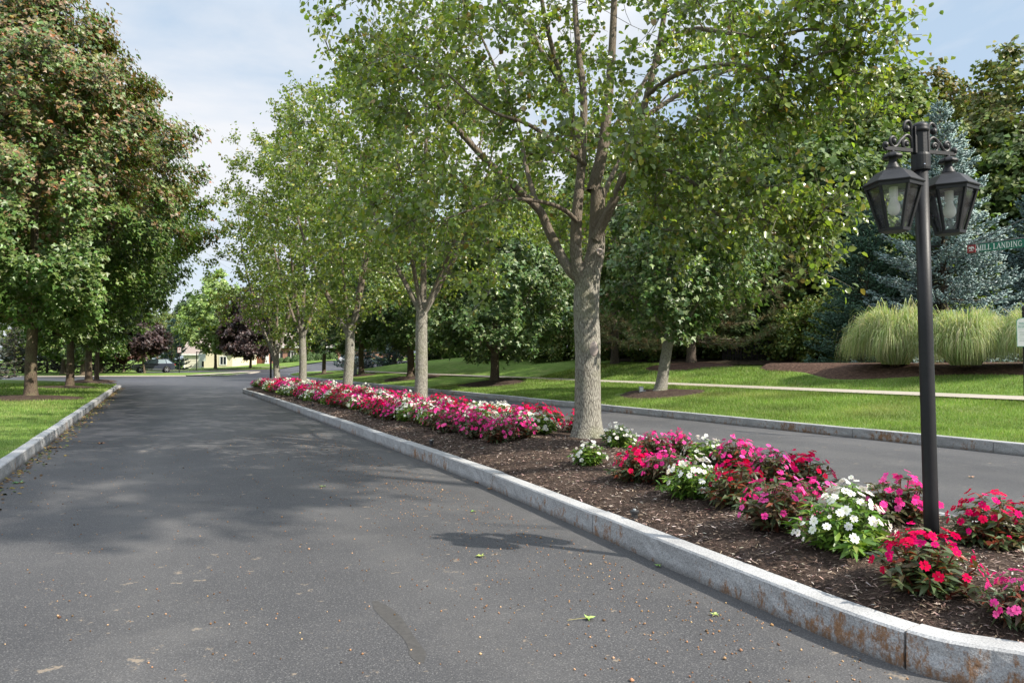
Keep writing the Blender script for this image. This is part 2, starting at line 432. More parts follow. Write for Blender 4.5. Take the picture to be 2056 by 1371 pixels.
KH, KW = .185, .15
def kerb(name, outer_w, side, closed, lens=(1.7, 3.0), top=KH, joints=None, hfun=None):
    """granite kerb stones along a world polyline; side=+1: body lies left of travel"""
    pts = resample(outer_w, .09, closed)
    inn = inset(pts, side*KW, closed)
    n = len(pts)
    V, q, ng = [], [], []
    k = 0
    rr = np.random.default_rng(len(pts))
    limit = n if closed else n-1
    while k < limit:
        ln = int((joints.pop(0) if joints else rr.uniform(*lens))/.09)
        if k+ln > limit-8: ln = limit-k
        idx = [(k+i) % n for i in range(ln+1)]
        base = len(V)
        sink = rr.uniform(-.007, .007)
        for c, i in enumerate(idx):
            o, w = pts[i], inn[i]
            if c in (0, ln):                                      # a joint of about a centimetre
                nx = pts[idx[1 if c == 0 else ln-1]]-o
                o = o+nx*.075; w = w+nx*.075
            j = rr.uniform(-.006, .006)*(0 if c in (0, ln) else 1)
            u = (o-w)/KW
            h0 = hfun(o[0], o[1]) if hfun else 0.0
            for off, z in ((.012+j, -.09), (.012+j*.8, .05), (.008-j*.7, .11), (.004+j*.3, top-.012), (-.008, top), (-KW+.004, top), (-KW, top-.01), (-KW, -.09)):
                pp = o+u*off
                V.append((pp[0], pp[1], h0+z+(sink if z > 0 else 0)))
        for c in range(ln):
            for f in range(7):
                a = base+c*8+f
                q.append((a, a+8, a+9, a+1) if side > 0 else (a, a+1, a+9, a+8))
        ng.append(tuple(base+f for f in range(8)))
        ng.append(tuple(base+ln*8+f for f in range(7, -1, -1)))
        k += ln
    me = bpy.data.meshes.new(name)
    me.from_pydata(V, [], q+ng)
    me.validate(); me.materials.append(GRANITE)
    o = bpy.data.objects.new(name, me); COL.objects.link(o)
    return tag(o, kind='structure')
OUTW = sd2w(OUT_F)
# orientation of the outline: which side is the interior
area = .5*np.sum(OUTW[:, 0]*np.roll(OUTW[:, 1], -1)-np.roll(OUTW[:, 0], -1)*OUTW[:, 1])
SIDE = 1 if area > 0 else -1
k0 = int(np.argmin(np.hypot(OUT_F[:, 0]-5.42, OUT_F[:, 1]+2.84)))
kerb('island_kerb', np.roll(OUTW, -k0, 0), SIDE, True, (1.6, 3.0), joints=[3.1, 2.5, 1.6, 2.4])
INN = inset(OUTW, SIDE*KW)
INN_D = resample(INN, .12)
LPTS = np.array(LEFT+[(41, -2.05)])
def edge_dist(x, y):
    return float(np.sqrt(np.min((INN_D[:, 0]-x)**2+(INN_D[:, 1]-y)**2)))
def MZ(x, y):
    e = edge_dist(x, y)
    return .155+.185*(1-math.exp(-e/.5))
# mulch bed: rings from the kerb towards a spine
ring = resample(INN, .16)
spine = []
for x, y in ring:
    s, d = SD(x, y)
    s = min(max(s, 5.2), 43.4)
    spine.append(P(s, lerp(s, [(5.2, -1.5), (8, -1.1), (14, -.3), (43, -.1)]))[:2])
spine = np.array([tuple(p) for p in spine])
V, nr = [], 13
for k in range(nr):
    f = (k/(nr-1))**1.3
    for a, b in zip(ring, spine):
        x, y = a*(1-f)+b*f
        V.append((x, y, MZ(x, y)-(.03 if k == 0 else 0)+rng.uniform(-.008, .012)*(k > 0)))
m_ = len(ring); i = np.arange(m_); j = (i+1) % m_
tag(link_mesh('mulch_bed', V, [np.concatenate([np.stack([k*m_+i, k*m_+j, (k+1)*m_+j, (k+1)*m_+i], 1) for k in range(nr-1)])], MULCH, smooth=True), kind='structure')

def inside_island(s, d, margin=0.0):
    x, y = P(s, d)[:2]
    c = False
    n = len(INN_D)
    X, Y = INN_D[:, 0], INN_D[:, 1]
    X2, Y2 = np.roll(X, -1), np.roll(Y, -1)
    cr = ((Y > y) != (Y2 > y)) & (x < (X2-X)*(y-Y)/(Y2-Y+1e-12)+X)
    return bool(cr.sum() % 2) and (margin <= 0 or edge_dist(x, y) > margin)

# --- left lawn
DL = -7.85
hl = lambda d: lerp(-d, [(7.9, .16), (9, .21), (12, .28), (30, .5), (120, .9)])
def left_end(d):
    return lerp(-d, [(8.0, 51.0), (8.15, 52.6), (8.6, 54.5), (9.5, 57.0), (12, 61.5), (18, 68), (30, 78), (120, 120)])
ds = [-8.0, -8.04, -8.15, -8.4, -8.8, -9.5, -10.5, -12, -14, -17, -21, -26, -32, -45, -70, -110]
grid_mesh('lawn', np.linspace(0, 1, 60), ds, lambda u, d: tuple(P(-14+u*(left_end(d)+14), d, hl(d) if u < .995 else .15)), LAWN)
lk = [(-14, DL), (20, DL), (48, DL), (51, DL-.02), (52.8, DL-.25), (54.8, DL-.75), (57.3, DL-1.65), (61.8, -12.0), (68.3, -18), (78.3, -30)]
kerb('kerb', sd2w(catmull(lk, 10)), 1, False)

# --- right lawn
DR = 6.45
hr = lambda d: lerp(d-DR, [(0, .165), (1, .27), (4.4, .64), (6.45, .68), (9.5, 1.3), (15, 1.9), (25, 2.4), (80, 4.5), (200, 8)])
def right_end(d):
    return lerp(d, [(DR, 79), (7, 82), (8, 84.5), (10, 87), (14, 89), (30, 86), (70, 70), (160, 40)])
def HR(s, d):
    k = smooth01((right_end(d)-s)/16)
    x, y = P(s, d)[:2]
    h_ = hr(d)
    if d > 15.5: h_ -= max(0., h_-(1.24+.012*(d-15.5)))*(1-smooth01((s-22)/16))
    return H(x, y)+.165+(h_-.165)*k
def HRxy(x, y):
    s, d = SD(x, y)
    return HR(s, d)
ds = [DR+.15, DR+.25, DR+.5, 7.5, 8.2, 9, 10, 11, 12.2, 13, 14, 15.2, 16.5, 18, 20, 22, 25, 28, 32, 38, 46, 56, 70, 90, 120, 160]
grid_mesh('lawn', np.linspace(0, 1, 90), ds, lambda u, d: tuple(P(-22+u*(right_end(d)+22), d, HR(-22+u*(right_end(d)+22), d)+.03*math.sin(d*.9+u*31)*(DR+1 < d < 10.5))), LAWN)
kerb('kerb', sd2w(catmull([(-22, DR), (10, DR), (40, DR), (72, DR), (79, DR+.02), (82, DR+.5), (84.5, DR+1.5), (87, DR+3.5), (89, DR+7.5)], 10)), -1, False, (2.4, 3.6), top=.19, hfun=H)
sw = grid_mesh('sidewalk', np.linspace(-20, 80, 80), [10.9, 12.85], lambda s, d: tuple(P(s, d, max(HR(s, 10.9), HR(s, 12.45))+.02)), CONCRETE, smooth=False)
grid_mesh('forest_floor', np.linspace(-22, 66, 40), [20.5, 22, 25, 30, 40, 60, 110], lambda s, d: tuple(P(s, d+4*math.sin(s*.13)*(d < 22)+lerp(s, [(20, -2), (40, 2), (60, 8)]), HRxy(*P(s, d+4*math.sin(s*.13)*(d < 22)+lerp(s, [(20, -2), (40, 2), (60, 8)]))[:2])+.06)), LITTER)

def mound(name, cx, cy, r, zf, mat, h=.1, stretch=1.0, rot=0.0, seed=0):
    rr = np.random.default_rng(seed)
    V, nt_, nr_ = [], 28, 7
    wob = 1+.12*np.sin(np.arange(nt_)*2*math.pi/nt_*3+seed)+rr.uniform(-.07, .07, nt_)
    for k in range(nr_):
        f = 1-k/(nr_-1)
        for i in range(nt_):
            a = 2*math.pi*i/nt_
            lx, ly = math.cos(a)*r*f*wob[i]*stretch, math.sin(a)*r*f*wob[i]
            x, y = cx+lx*math.cos(rot)-ly*math.sin(rot), cy+lx*math.sin(rot)+ly*math.cos(rot)
            V.append((x, y, zf(x, y)+(-.02 if k == 0 else h*(1-f*f)+.02)))
    i = np.arange(nt_); j = (i+1) % nt_
    o = link_mesh(name, V, [np.concatenate([np.stack([k*nt_+i, k*nt_+j, (k+1)*nt_+j, (k+1)*nt_+i], 1) for k in range(nr_-1)])], mat, smooth=True)
    return tag(o, kind='structure')
# ------------------------------------------------------------------ trees
def unit(a):
    return a/(np.linalg.norm(a, axis=-1, keepdims=True)+1e-9)
PEAR_T = (np.array([(0, 0, 0), (.28, .40, .10), (.70, .36, .08), (1.05, 0, -.10), (.70, -.36, .08), (.28, -.40, .10)]), [(0, 3, 2, 1), (0, 5, 4, 3)], [])
MAPLE_T = (np.array([(0, 0, 0), (.30, .58, .04), (.52, .22, .08), (1.0, 0, -.12), (.52, -.22, .08), (.30, -.58, .04)]), [], [(0, 2, 1), (0, 3, 2), (0, 4, 3), (0, 5, 4)])
PATCH_T = (np.array([(0, .05, 0), (.45, .42, .12), (1.0, .06, -.06), (.55, -.45, .10)]), [(0, 3, 2, 1)], [])
def leaves_np(Pn, N, D, S, tmpl, curl=None):
    """one small folded leaf per point: N normals, D axes, S sizes"""
    T, q, t = tmpl
    N = unit(N); B = unit(np.cross(N, D)); D = np.cross(B, N)
    V = (Pn[:, None]+S[:, None, None]*(T[None, :, 0:1]*D[:, None]+T[None, :, 1:2]*B[:, None]+T[None, :, 2:3]*N[:, None]*(1 if curl is None else curl[:, None, None]))).reshape(-1, 3)
    k = len(T); off = (np.arange(len(Pn))*k)[:, None, None]
    Fs = []
    if q: Fs.append((np.array(q)[None]+off).reshape(-1, 4))
    if t: Fs.append((np.array(t)[None]+off).reshape(-1, 3))
    return V, Fs, k
def colours(rng, n, pal, w=None, jit=.25, sat=.08):
    pal = np.array(pal, float)
    c = pal[rng.choice(len(pal), n, p=None if w is None else np.array(w)/np.sum(w))]
    return np.clip(c*rng.uniform(1-jit, 1+jit, (n, 1))*rng.uniform(1-sat, 1+sat, (n, 3)), 0.002, .95)

def crown_pts(rng, n, prof, inner=.45, lump=.16, squash=1.0, cx=None):
    zs = np.linspace(prof[0][0], prof[-1][0], 200)
    rs = np.interp(zs, [p[0] for p in prof], [p[1] for p in prof])
    w = rs**1.25+.02; w /= w.sum()
    z = rng.choice(zs, n, p=w)+rng.uniform(-.1, .1, n)
    th = rng.uniform(0, 2*math.pi, n)
    ph = rng.uniform(0, 6.28, 6)
    rr = np.interp(z, zs, rs)
    l = 1+lump*(np.sin(3*th+ph[0]+z*.8)+.7*np.sin(5*th+ph[1]-z*1.3)+.6*np.sin(2*th+ph[2]+z*2.1))/1.6
    r = rr*l*rng.uniform(0, 1, n)**inner
    p = np.stack([r*np.cos(th), r*np.sin(th)*squash, z], 1)
    if cx is not None:
        p[:, 0] += np.interp(z, [c[0] for c in cx], [c[1] for c in cx])
        p[:, 1] += np.interp(z, [c[0] for c in cx], [c[2] for c in cx])
    return p
def skeleton(rng, limbs, clusters, up=.12, rscale=.012):
    """limbs: [(pts, radii)]; grows a branch from the nearest wood to every leaf cluster"""
    npos, nrad = [], []
    for pts, rad in limbs:
        pts = np.asarray(pts, float); rad = np.asarray(rad, float)
        L = np.concatenate([[0], np.cumsum(np.linalg.norm(np.diff(pts, axis=0), axis=1))])
        t = np.arange(0, L[-1], .18)
        npos.append(np.stack([np.interp(t, L, pts[:, k]) for k in range(3)], 1)); nrad.append(np.interp(t, L, rad))
    npos = np.concatenate(npos); nrad = np.concatenate(nrad)
    zmin = clusters[:, 2].min()-1.0
    dist0 = np.array([np.min(np.linalg.norm(npos-c, axis=1)) for c in clusters])
    out = []
    for k in np.argsort(dist0):
        c = clusters[k]
        d = np.linalg.norm(npos-c, axis=1)
        dz = npos[:, 2]-c[2]
        cost = d+1.3*np.maximum(0, dz+.25*d)+(npos[:, 2] < zmin)*4
        b = int(np.argmin(cost)); p0 = npos[b]; L = d[b]
        if L < .15: continue
        v = c-p0
        c1 = p0+v*.45+np.array([0, 0, -up*L*.3])+rng.normal(0, .07*L, 3)
        n = max(3, int(L/.35)+1)
        t = np.linspace(0, 1, n)[:, None]
        q = (1-t)**2*p0+2*t*(1-t)*c1+t*t*c
        r0 = min(nrad[b]*.75, .006+rscale*L)
        rad = np.linspace(r0, .004, n)
        out.append((q, rad))
        npos = np.vstack([npos, q[1:]]); nrad = np.concatenate([nrad, rad[1:]])
    return out
def wood_mesh(limbs, branches, nb=5, nl=14):
    Vs, Qs, n = [], [], 0
    for k, (pts, rad) in enumerate(list(limbs)+list(branches)):
        V, q = tube_np(pts, rad, nl if k < len(limbs) else nb)
        Vs.append(V); Qs.append(np.array(q)+n); n += len(V)
    return np.concatenate(Vs), np.concatenate(Qs)
def trunk_path(h, r, lean=(0, 0), flare=1.55, wob=.03, rng=None, top=.75, n=14):
    z = np.concatenate([[-.15, 0, .08, .2, .4], np.linspace(.7, h, n)])
    f = np.where(z < .6, 1+(flare-1)*np.exp(-np.maximum(z, 0)/.16), 1.0)
    rad = r*f*np.interp(z, [0, h], [1, top])
    x = lean[0]*z/h; y = lean[1]*z/h
    if rng is not None:
        x = x+wob*np.sin(z*1.7+rng.uniform(0, 6)); y = y+wob*np.sin(z*1.4+rng.uniform(0, 6))
        x -= x[1]; y -= y[1]
    return np.stack([x, y, z], 1), rad

def tree_meshes(rng, limbs, clusters, twigs=5, tl=.55, per=14, size=.085, tmpl=PEAR_T, pal=None, palw=None, droop=.35, upn=.55, outn=.5, rnd=.6,
                twig_wood=True, axis=(0, 0), colfn=None, jit=.28, spread=.07, rscale=.012, up=.12, bough=True):
    br = skeleton(rng, limbs, clusters, up, rscale) if bough else []
    nC = len(clusters)
    ax = np.array([axis[0], axis[1], 0])
    outw = clusters-ax; outw[:, 2] = 0; outw = unit(outw)
    C = np.repeat(clusters, twigs, 0); O = np.repeat(outw, twigs, 0)
    D = unit(O*.55+rng.normal(0, .62, C.shape)+np.array([0, 0, .12]))
    Lt = tl*rng.uniform(.5, 1.3, len(C))
    if twig_wood:
        for k in range(0, len(C)):
            q = np.stack([C[k], C[k]+D[k]*Lt[k]*.5+np.array([0, 0, .03]), C[k]+D[k]*Lt[k]])
            br.append((q, np.array([.006, .004, .002])))
    n = len(C)*per
    T = rng.uniform(.08, 1.06, n)
    k = np.repeat(np.arange(len(C)), per)
    Pn = C[k]+D[k]*(Lt[k]*T)[:, None]+rng.normal(0, spread, (n, 3))
    Ax = unit(D[k]*.6+rng.normal(0, .6, (n, 3))+np.array([0, 0, -droop]))
    N = unit(O[k]*outn+np.array([0, 0, upn])+rng.normal(0, rnd, (n, 3)))
    S = size*rng.uniform(.65, 1.25, n)
    V, Fs, kk = leaves_np(Pn, N, Ax, S, tmpl)
    col = colours(rng, n, pal, palw, jit)
    col *= np.repeat(rng.uniform(.8, 1.2, nC), twigs*per)[:, None]
    if colfn is not None: col = colfn(rng, Pn, col)
    return br, V, Fs, np.repeat(col, kk, 0)
def plant_tree(name, label, cat, loc, rng, limbs, clusters, bark, leafm, group=None, nb=4, nl=14, **kw):
    br, V, Fs, col = tree_meshes(rng, limbs, clusters, **kw)
    t = thing(name, label, cat, loc, 0, group)
    bv, bq = wood_mesh(limbs, br, nb, nl)
    link_mesh('trunk', bv, [bq], bark, t, smooth=True)
    link_mesh('crown', V, Fs, leafm, t, col)
    return t

PEAR_PAL = [(.12, .175, .04), (.155, .215, .045), (.205, .255, .05), (.28, .28, .055), (.22, .15, .05)]
PEAR_W = [.36, .34, .2, .08, .02]
# ---- island pear trees: the nearest follows its own forks
TB = [P(12.75, 0), P(20.7, 0), P(28.4, 0), P(36.8, 0), P(44.2, .05)]
def base_z(p): return MZ(p.x, p.y)-.03
def px_limb(base, pts, r0, r1, Y0):
    """limb through photo points (px, py, metres nearer/farther than the trunk) -> local"""
    p = np.array([tuple(AT(a, b, Y0+c)-base) for a, b, c in pts])
    q = catmull(p, 5)
    return q, np.linspace(r0, r1, len(q))
rg = np.random.default_rng(11)
b1 = Vector((TB[0].x, TB[0].y, base_z(TB[0])))
Y0 = b1.y
tp = [(1180, 900, 0), (1180, 800, 0), (1180, 700, 0), (1177, 620, 0), (1181, 565, 0), (1196, 505, 0), (1199, 440, .05), (1201, 380, .1)]
pp = np.array([tuple(AT(a, b, Y0+c)-b1) for a, b, c in tp])
pp = np.vstack([[pp[0]+np.array([0, 0, -.25])], pp])
tq = catmull(pp, 6)
zz = tq[:, 2]
tr = np.interp(zz, [-.3, 0, .12, .35, 1.2, 1.75, 1.85, 2.3, 2.75, 3.3, 4.2], [.36, .315, .245, .212, .20, .205, .20, .205, .155, .125, .11])
limbs1 = [(tq, tr),
    px_limb(b1, [(1172, 560, 0), (1145, 545, -.05), (1105, 470, -.15), (1085, 425, -.2), (1050, 390, -.3), (1000, 345, -.5), (955, 300, -.6), (915, 255, -.7), (875, 205, -.8), (830, 150, -.9), (760, 100, -1.0)], .085, .022, Y0),
    px_limb(b1, [(1083, 425, -.2), (1070, 385, .1), (1055, 330, .4), (1040, 250, .7), (1000, 150, 1.1), (960, 60, 1.4)], .05, .018, Y0),
    px_limb(b1, [(1168, 575, 0), (1157, 520, -.10), (1157, 450, -.14), (1162, 390, -.12), (1168, 320, 0), (1172, 200, .1), (1160, 90, .2), (1150, -60, .3), (1140, -230, .3)], .105, .03, Y0),
    px_limb(b1, [(1168, 340, 0), (1145, 215, -.2), (1118, 130, -.35), (1095, 40, -.5), (1075, -80, -.6)], .055, .025, Y0),
    px_limb(b1, [(1140, 190, -.2), (1085, 100, .3), (1060, 50, .5), (1010, 10, .7), (950, -60, 1.0)], .045, .018, Y0),
    px_limb(b1, [(1190, 385, .1), (1210, 300, .15), (1222, 190, .2), (1230, 80, .3), (1235, -80, .3), (1235, -300, .2)], .105, .03, Y0),
    px_limb(b1, [(1195, 480, -.1), (1215, 440, -.2), (1240, 385, -.3), (1268, 300, -.4), (1300, 190, -.5), (1325, 80, -.6), (1345, -40, -.7), (1370, -160, -.7)], .085, .024, Y0),
    px_limb(b1, [(1212, 300, .15), (1245, 240, .6), (1285, 180, 1.0), (1330, 100, 1.5), (1390, 0, 2.0)], .055, .02, Y0),
    px_limb(b1, [(1240, 385, -.3), (1275, 335, -.9), (1340, 340, -1.4), (1400, 375, -1.8), (1440, 430, -2.0), (1510, 440, -2.2), (1600, 440, -2.4)], .045, .012, Y0),
    px_limb(b1, [(1320, 90, -.6), (1390, 60, -1.1), (1450, 65, -1.6), (1540, 75, -2.0), (1620, 60, -2.4), (1690, 65, -2.6)], .045, .012, Y0),
    px_limb(b1, [(1300, 190, -.5), (1360, 150, -1.3), (1460, 130, -2.0), (1560, 140, -2.5), (1640, 110, -2.8), (1725, 92, -2.9)], .04, .010, Y0),
    px_limb(b1, [(1285, 240, -.4), (1400, 170, .3), (1500, 140, .6), (1620, 200, .9)], .04, .012, Y0),
    px_limb(b1, [(1165, 450, -.1), (1130, 420, -.6), (1085, 405, -1.0), (1020, 400, -1.4), (950, 420, -1.7), (880, 445, -1.9)], .04, .010, Y0),
    px_limb(b1, [(1175, 330, 0), (1120, 290, -1.2), (1060, 250, -2.0), (980, 220, -2.6), (900, 150, -3.0)], .04, .010, Y0),
    px_limb(b1, [(1200, 420, .2), (1240, 330, 1.2), (1290, 250, 2.0), (1350, 180, 2.6)], .05, .012, Y0)]
cl_a = crown_pts(rg, 360, [(3.0, 1.0), (3.6, 2.1), (4.6, 2.8), (6.2, 3.4), (8.0, 3.3), (10.0, 2.5), (12.0, 1.3), (12.8, .4)], .55, .2, cx=[(3, .1, .0), (6, .1, -.2), (10, 0, 0)])
# boughs reaching toward the viewer and to the right edge of the crown, plus sprays hanging low
extra = []
for (a, b, c, n, sp) in [(1670, 70, -2.7, 10, .36), (1735, 85, -2.9, 5, .2), (1640, 130, -2.7, 12, .42), (1560, 200, -2.4, 8, .40), (1690, 200, -2.3, 5, .28), (1600, 440, -2.4, 16, .32), (1380, 440, -1.6, 7, .3), (1300, 390, -1.2, 6, .3),
                         (1650, 470, -2.5, 5, .2), (1480, 430, -2.1, 8, .4), (1400, 380, -1.8, 8, .4), (1500, 330, -1.6, 5, .35), (1450, 250, -2.2, 8, .42), (1350, 250, -2.2, 6, .42),
                         (1230, 330, -1.8, 7, .4), (1100, 330, -2.2, 9, .45), (980, 420, -1.9, 9, .4), (880, 430, -1.9, 8, .35), (800, 330, -1.6, 9, .4), (760, 200, -1.4, 9, .45), (745, 100, -1.2, 9, .35),
                         (760, 25, -1.3, 8, .35), (850, 90, -2.4, 9, .45), (1000, 130, -2.6, 9, .45), (1150, 150, -2.8, 8, .5), (1300, 60, -2.8, 9, .5), (1500, 40, -2.9, 9, .5), (1600, 10, -2.7, 9, .4)]:
    c0 = np.array(tuple(AT(a, b, Y0+c)-b1))
    extra.append(c0+rg.normal(0, sp, (n, 3)))
cl1 = np.concatenate([cl_a]+extra)
# keep the two light gaps of the crown open: no leaf cluster below its skirt near the trunk
w_ = cl1+np.array(tuple(b1))
pxx = 1028+FPX*w_[:, 0]/(w_[:, 1]*CP+(w_[:, 2]-CAMZ)*SP); pyy = 685.5-FPX*((w_[:, 2]-CAMZ)*CP-w_[:, 1]*SP)/(w_[:, 1]*CP+(w_[:, 2]-CAMZ)*SP)
front = cl1[:, 1] < .9
core = front & (abs(pxx-1165) < 120) & (pyy > 330) & (pyy < 560)
open_ = front & (pxx > 850) & (pxx < 1340) & (pyy < 340) & (rg.uniform(0, 1, len(cl1)) < .45)
cl1 = cl1[~core & ~open_]
cl1 = cl1[~((cl1[:, 2] < 3.25) & (np.hypot(cl1[:, 0], cl1[:, 1]) < 1.1))]
t1 = plant_tree('pear_tree', 'nearest and biggest island tree, thick pale forked trunk among the flowers', 'tree', b1, rg, limbs1, cl1, BARK, LEAF,
                group='pear trees down the middle of the island', nb=5, nl=20, twigs=5, tl=.50, per=17, upn=.3, outn=.6, droop=.6, size=.078, pal=PEAR_PAL, palw=PEAR_W, spread=.07, rscale=.011)
# scars of pruned limbs on its trunk
tr_o = [c for c in t1.children if c.name.startswith('trunk')][0]
def scar(px, py, r, ring):
    c = AT(px, py, Y0-.19)-b1
    m = MB()
    n = 16
    prof = [(.1*r, -.004), (.45*r, 0.0), (.7*r, .018), (.95*r, .012), (1.15*r, -.02)] if ring else [(.02*r, .012), (.6*r, .010), (.9*r, .004), (1.05*r, -.02)]
    m.lathe(prof, n)
    o = m.build('branch_scar', SCAR, tr_o, smooth=True)
    o.location = c
    o.rotation_euler = (R(90), 0, math.atan2(-b1.x, b1.y)*0)
    o.scale = (1, 1.0 if ring else 1.5, 1)
    return o
SCAR = plain('healed wood', (.36, .30, .27), .8, noise=.25, nscale=18, bump=.4, bscale=40)
scar(1204, 506, .055, True)
scar(1190, 700, .085, False)

def pear(rng, base, fork, h, r, rad, label, leaders, ncl=210, size=.11, per=11, twigs=5):
    tpth, trad = trunk_path(fork, r, (rng.uniform(-.1, .1), rng.uniform(-.1, .1)), 1.4, .03, rng, .85)
    limbs = [(tpth, trad)]
    top = tpth[-1]
    for (ang, out, hh, rr) in leaders:
        u = np.array([math.cos(ang), math.sin(ang), 0])
        pts = [top-np.array([0, 0, .35]), top+u*out*.22+np.array([0, 0, hh*.10]), top+u*out*.55+np.array([0, 0, hh*.38]), top+u*out*.8+np.array([0, 0, hh*.68]), top+u*out*.95+np.array([0, 0, hh])]
        q = catmull(pts, 5)
        limbs.append((q, np.linspace(rr, .015, len(q))))
    cl = crown_pts(rng, ncl, [(fork+.1, .8), (fork+.9, rad*.72), (h*.42, rad), (h*.60, rad*.92), (h*.78, rad*.62), (h*.92, rad*.25), (h, .1)], .5, .2)
    return plant_tree('pear_tree', label, 'tree', base, rng, limbs, cl, BARK, LEAF, group='pear trees down the middle of the island', nb=4, nl=14,
                      twigs=twigs, tl=.62, per=per, upn=.35, outn=.6, droop=.6, size=size, pal=PEAR_PAL, palw=PEAR_W, spread=.08, rscale=.010)
specs = [(1, 2.75, 11.0, .17, 3.3, 'second island tree along, straight grey trunk beyond the nearest pear', [(.4, 2.2, 5, .08), (2.6, 2.4, 4.6, .08), (4.4, 1.8, 5, .07), (5.5, 2.4, 4, .06), (1.5, .5, 7.5, .10)]),
         (2, 2.45, 12.6, .18, 3.5, 'third island tree, two-stemmed trunk with a long curved limb to its left', [(2.75, 2.9, 6.0, .11), (.2, 1.2, 8, .13), (4.6, 1.6, 6, .07), (1.2, 1.5, 7, .07)]),
         (3, 2.6, 14.4, .175, 3.9, 'fourth island tree, slim light grey trunk rising behind red and white flowers', [(2.7, 2.4, 7, .08), (.1, 1.9, 8, .09), (4.6, 2, 7, .08), (1.4, .4, 9, .1)]),
         (4, 1.75, 14.8, .18, 4.2, 'farthest island tree, tan trunk splitting low beside the far black lamp', [(2.9, 2.6, 8, .10), (.0, 1.7, 8, .10), (1.6, .5, 9, .1), (4.5, 2.2, 7, .07), (5.6, 2.0, 6, .06)])]
for k, fork, h, r, rad, lab, lead in specs:
    rk = np.random.default_rng(40+k)
    p = TB[k]
    pear(rk, Vector((p.x, p.y, base_z(p))), fork, h, r, rad, lab, lead, ncl=270-15*k, size=.086+.009*k, per=16)

# ---- maples of the left lawn
GREEN_M = [(.072, .14, .033), (.095, .165, .039), (.128, .19, .046), (.15, .185, .065)]
def bronze(frac_fn):
    def f(rng, Pn, col):
        fr = frac_fn(Pn)
        u = rng.uniform(0, 1, len(Pn))
        b = u < fr
        pal = np.array([(.185, .115, .065), (.165, .13, .058), (.20, .115, .05), (.165, .155, .048), (.32, .12, .04), (.28, .22, .045)])
        k = rng.choice(6, len(Pn), p=[.36, .26, .17, .175, .02, .015])
        col[b] = pal[k][b]*rng.uniform(.7, 1.3, (int(b.sum()), 1))
        return col
    return f
def maple(rng, name, label, loc, th, h, r, prof, ncl, size, per, twigs, tl, group, pal=GREEN_M, colfn=None, bark=BARK2, lean=(0, 0), cx=None, lump=.15, leaders=5, inner=.36, jit=.3, tmpl=MAPLE_T, leafm=None, outn=.75, category='tree'):
    tpth, trad = trunk_path(th, r, lean, 1.5, .02, rng, .8)
    limbs = [(tpth, trad)]
    top = tpth[-1]
    limbs.append((np.stack([top-np.array([0, 0, .2]), top+np.array([0, 0, (h-th)*.45]), top+np.array([.1, .1, (h-th)*.9])]), np.array([r*.75, r*.4, .02])))
    for k in range(leaders):
        a = k*2*math.pi/leaders+rng.uniform(-.4, .4)
        rm = max(p[1] for p in prof)
        u = np.array([math.cos(a), math.sin(a), 0])
        s = top+np.array([0, 0, rng.uniform(-.4, .8)])
        q = catmull([s-np.array([0, 0, .2]), s+u*rm*.3+np.array([0, 0, .6]), s+u*rm*.7+np.array([0, 0, (h-th)*rng.uniform(.2, .45)])], 4)
        limbs.append((q, np.linspace(r*.4, .02, len(q))))
    cl = crown_pts(rng, ncl, prof, inner, lump, cx=cx)
    return plant_tree(name, label, category, loc, rng, limbs, cl, bark, leafm or MAPLE, group=group, nb=4, nl=14, twigs=twigs, tl=tl, per=per, size=size, tmpl=tmpl, pal=pal, colfn=colfn,
                      droop=.35, upn=.6, outn=outn, rnd=.42, twig_wood=False, spread=.12, rscale=.014, jit=jit)
def on_left(px, py, z=.25):
    p = G(px, py, z); s, d = SD(p.x, p.y); return Vector((p.x, p.y, hl(d)-.02))
rk = np.random.default_rng(61)
M1, M2, M3, M4 = on_left(62, 799), on_left(140, 778), on_left(178, 766, .28), on_left(194, 762.5, .3)
GL = 'maples along the left lawn'
maple(rk, 'maple_tree', 'big bronze-topped maple with the thickest trunk, foremost on the left lawn', M1, 2.6, 17.5, .205,
      [(2.7, 1.4), (3.8, 3.4), (5.6, 4.7), (9.2, 4.7), (11, 4.0), (13, 2.5), (15, 1.2), (16.5, .3)], 680, .155, 23, 7, .62, GL,
      colfn=bronze(lambda p: np.clip((p[:, 2]-5.0)/4.5+.15*np.sin(p[:, 0]*1.3)+.12*np.sin(p[:, 1]*1.7+p[:, 2]), 0, .5)), lump=.21)
maple(rk, 'maple_tree', 'green maple second along the left lawn, brown trunk in a mulch ring', M2, 2.5, 15.5, .19,
      [(2.2, 1.0), (3.2, 2.3), (4.8, 4.1), (6, 4.8), (9.5, 6.1), (12.5, 5.0), (16.8, .4)], 800, .19, 17, 6, .8, GL,
      colfn=bronze(lambda p: np.clip((p[:, 2]-9.5)/6, 0, .4)))
maple(rk, 'maple_tree', 'green maple third along the left lawn, close beside a thinner trunk', M3, 2.5, 14, .22,
      [(2.3, 1.0), (3.5, 2.2), (5.8, 4.7), (8, 5.2), (11, 4), (14, .4)], 380, .26, 12, 6, .85, GL)
maple(rk, 'maple_tree', 'slender-trunked green maple at the far corner of the left lawn', M4, 2.4, 11.5, .15,
      [(2.2, 1.0), (3.4, 2.2), (5.5, 4.4), (8, 4.3), (11.5, .4)], 260, .26, 12, 6, .85, GL)
for p, r in ((M1, 1.75), (M2, 1.6), (M3, 1.5), (M4, 1.3)):
    mound('mulch', p.x, p.y, r, lambda x, y: hl(SD(x, y)[1]), MULCH, .10, seed=int(r*100))

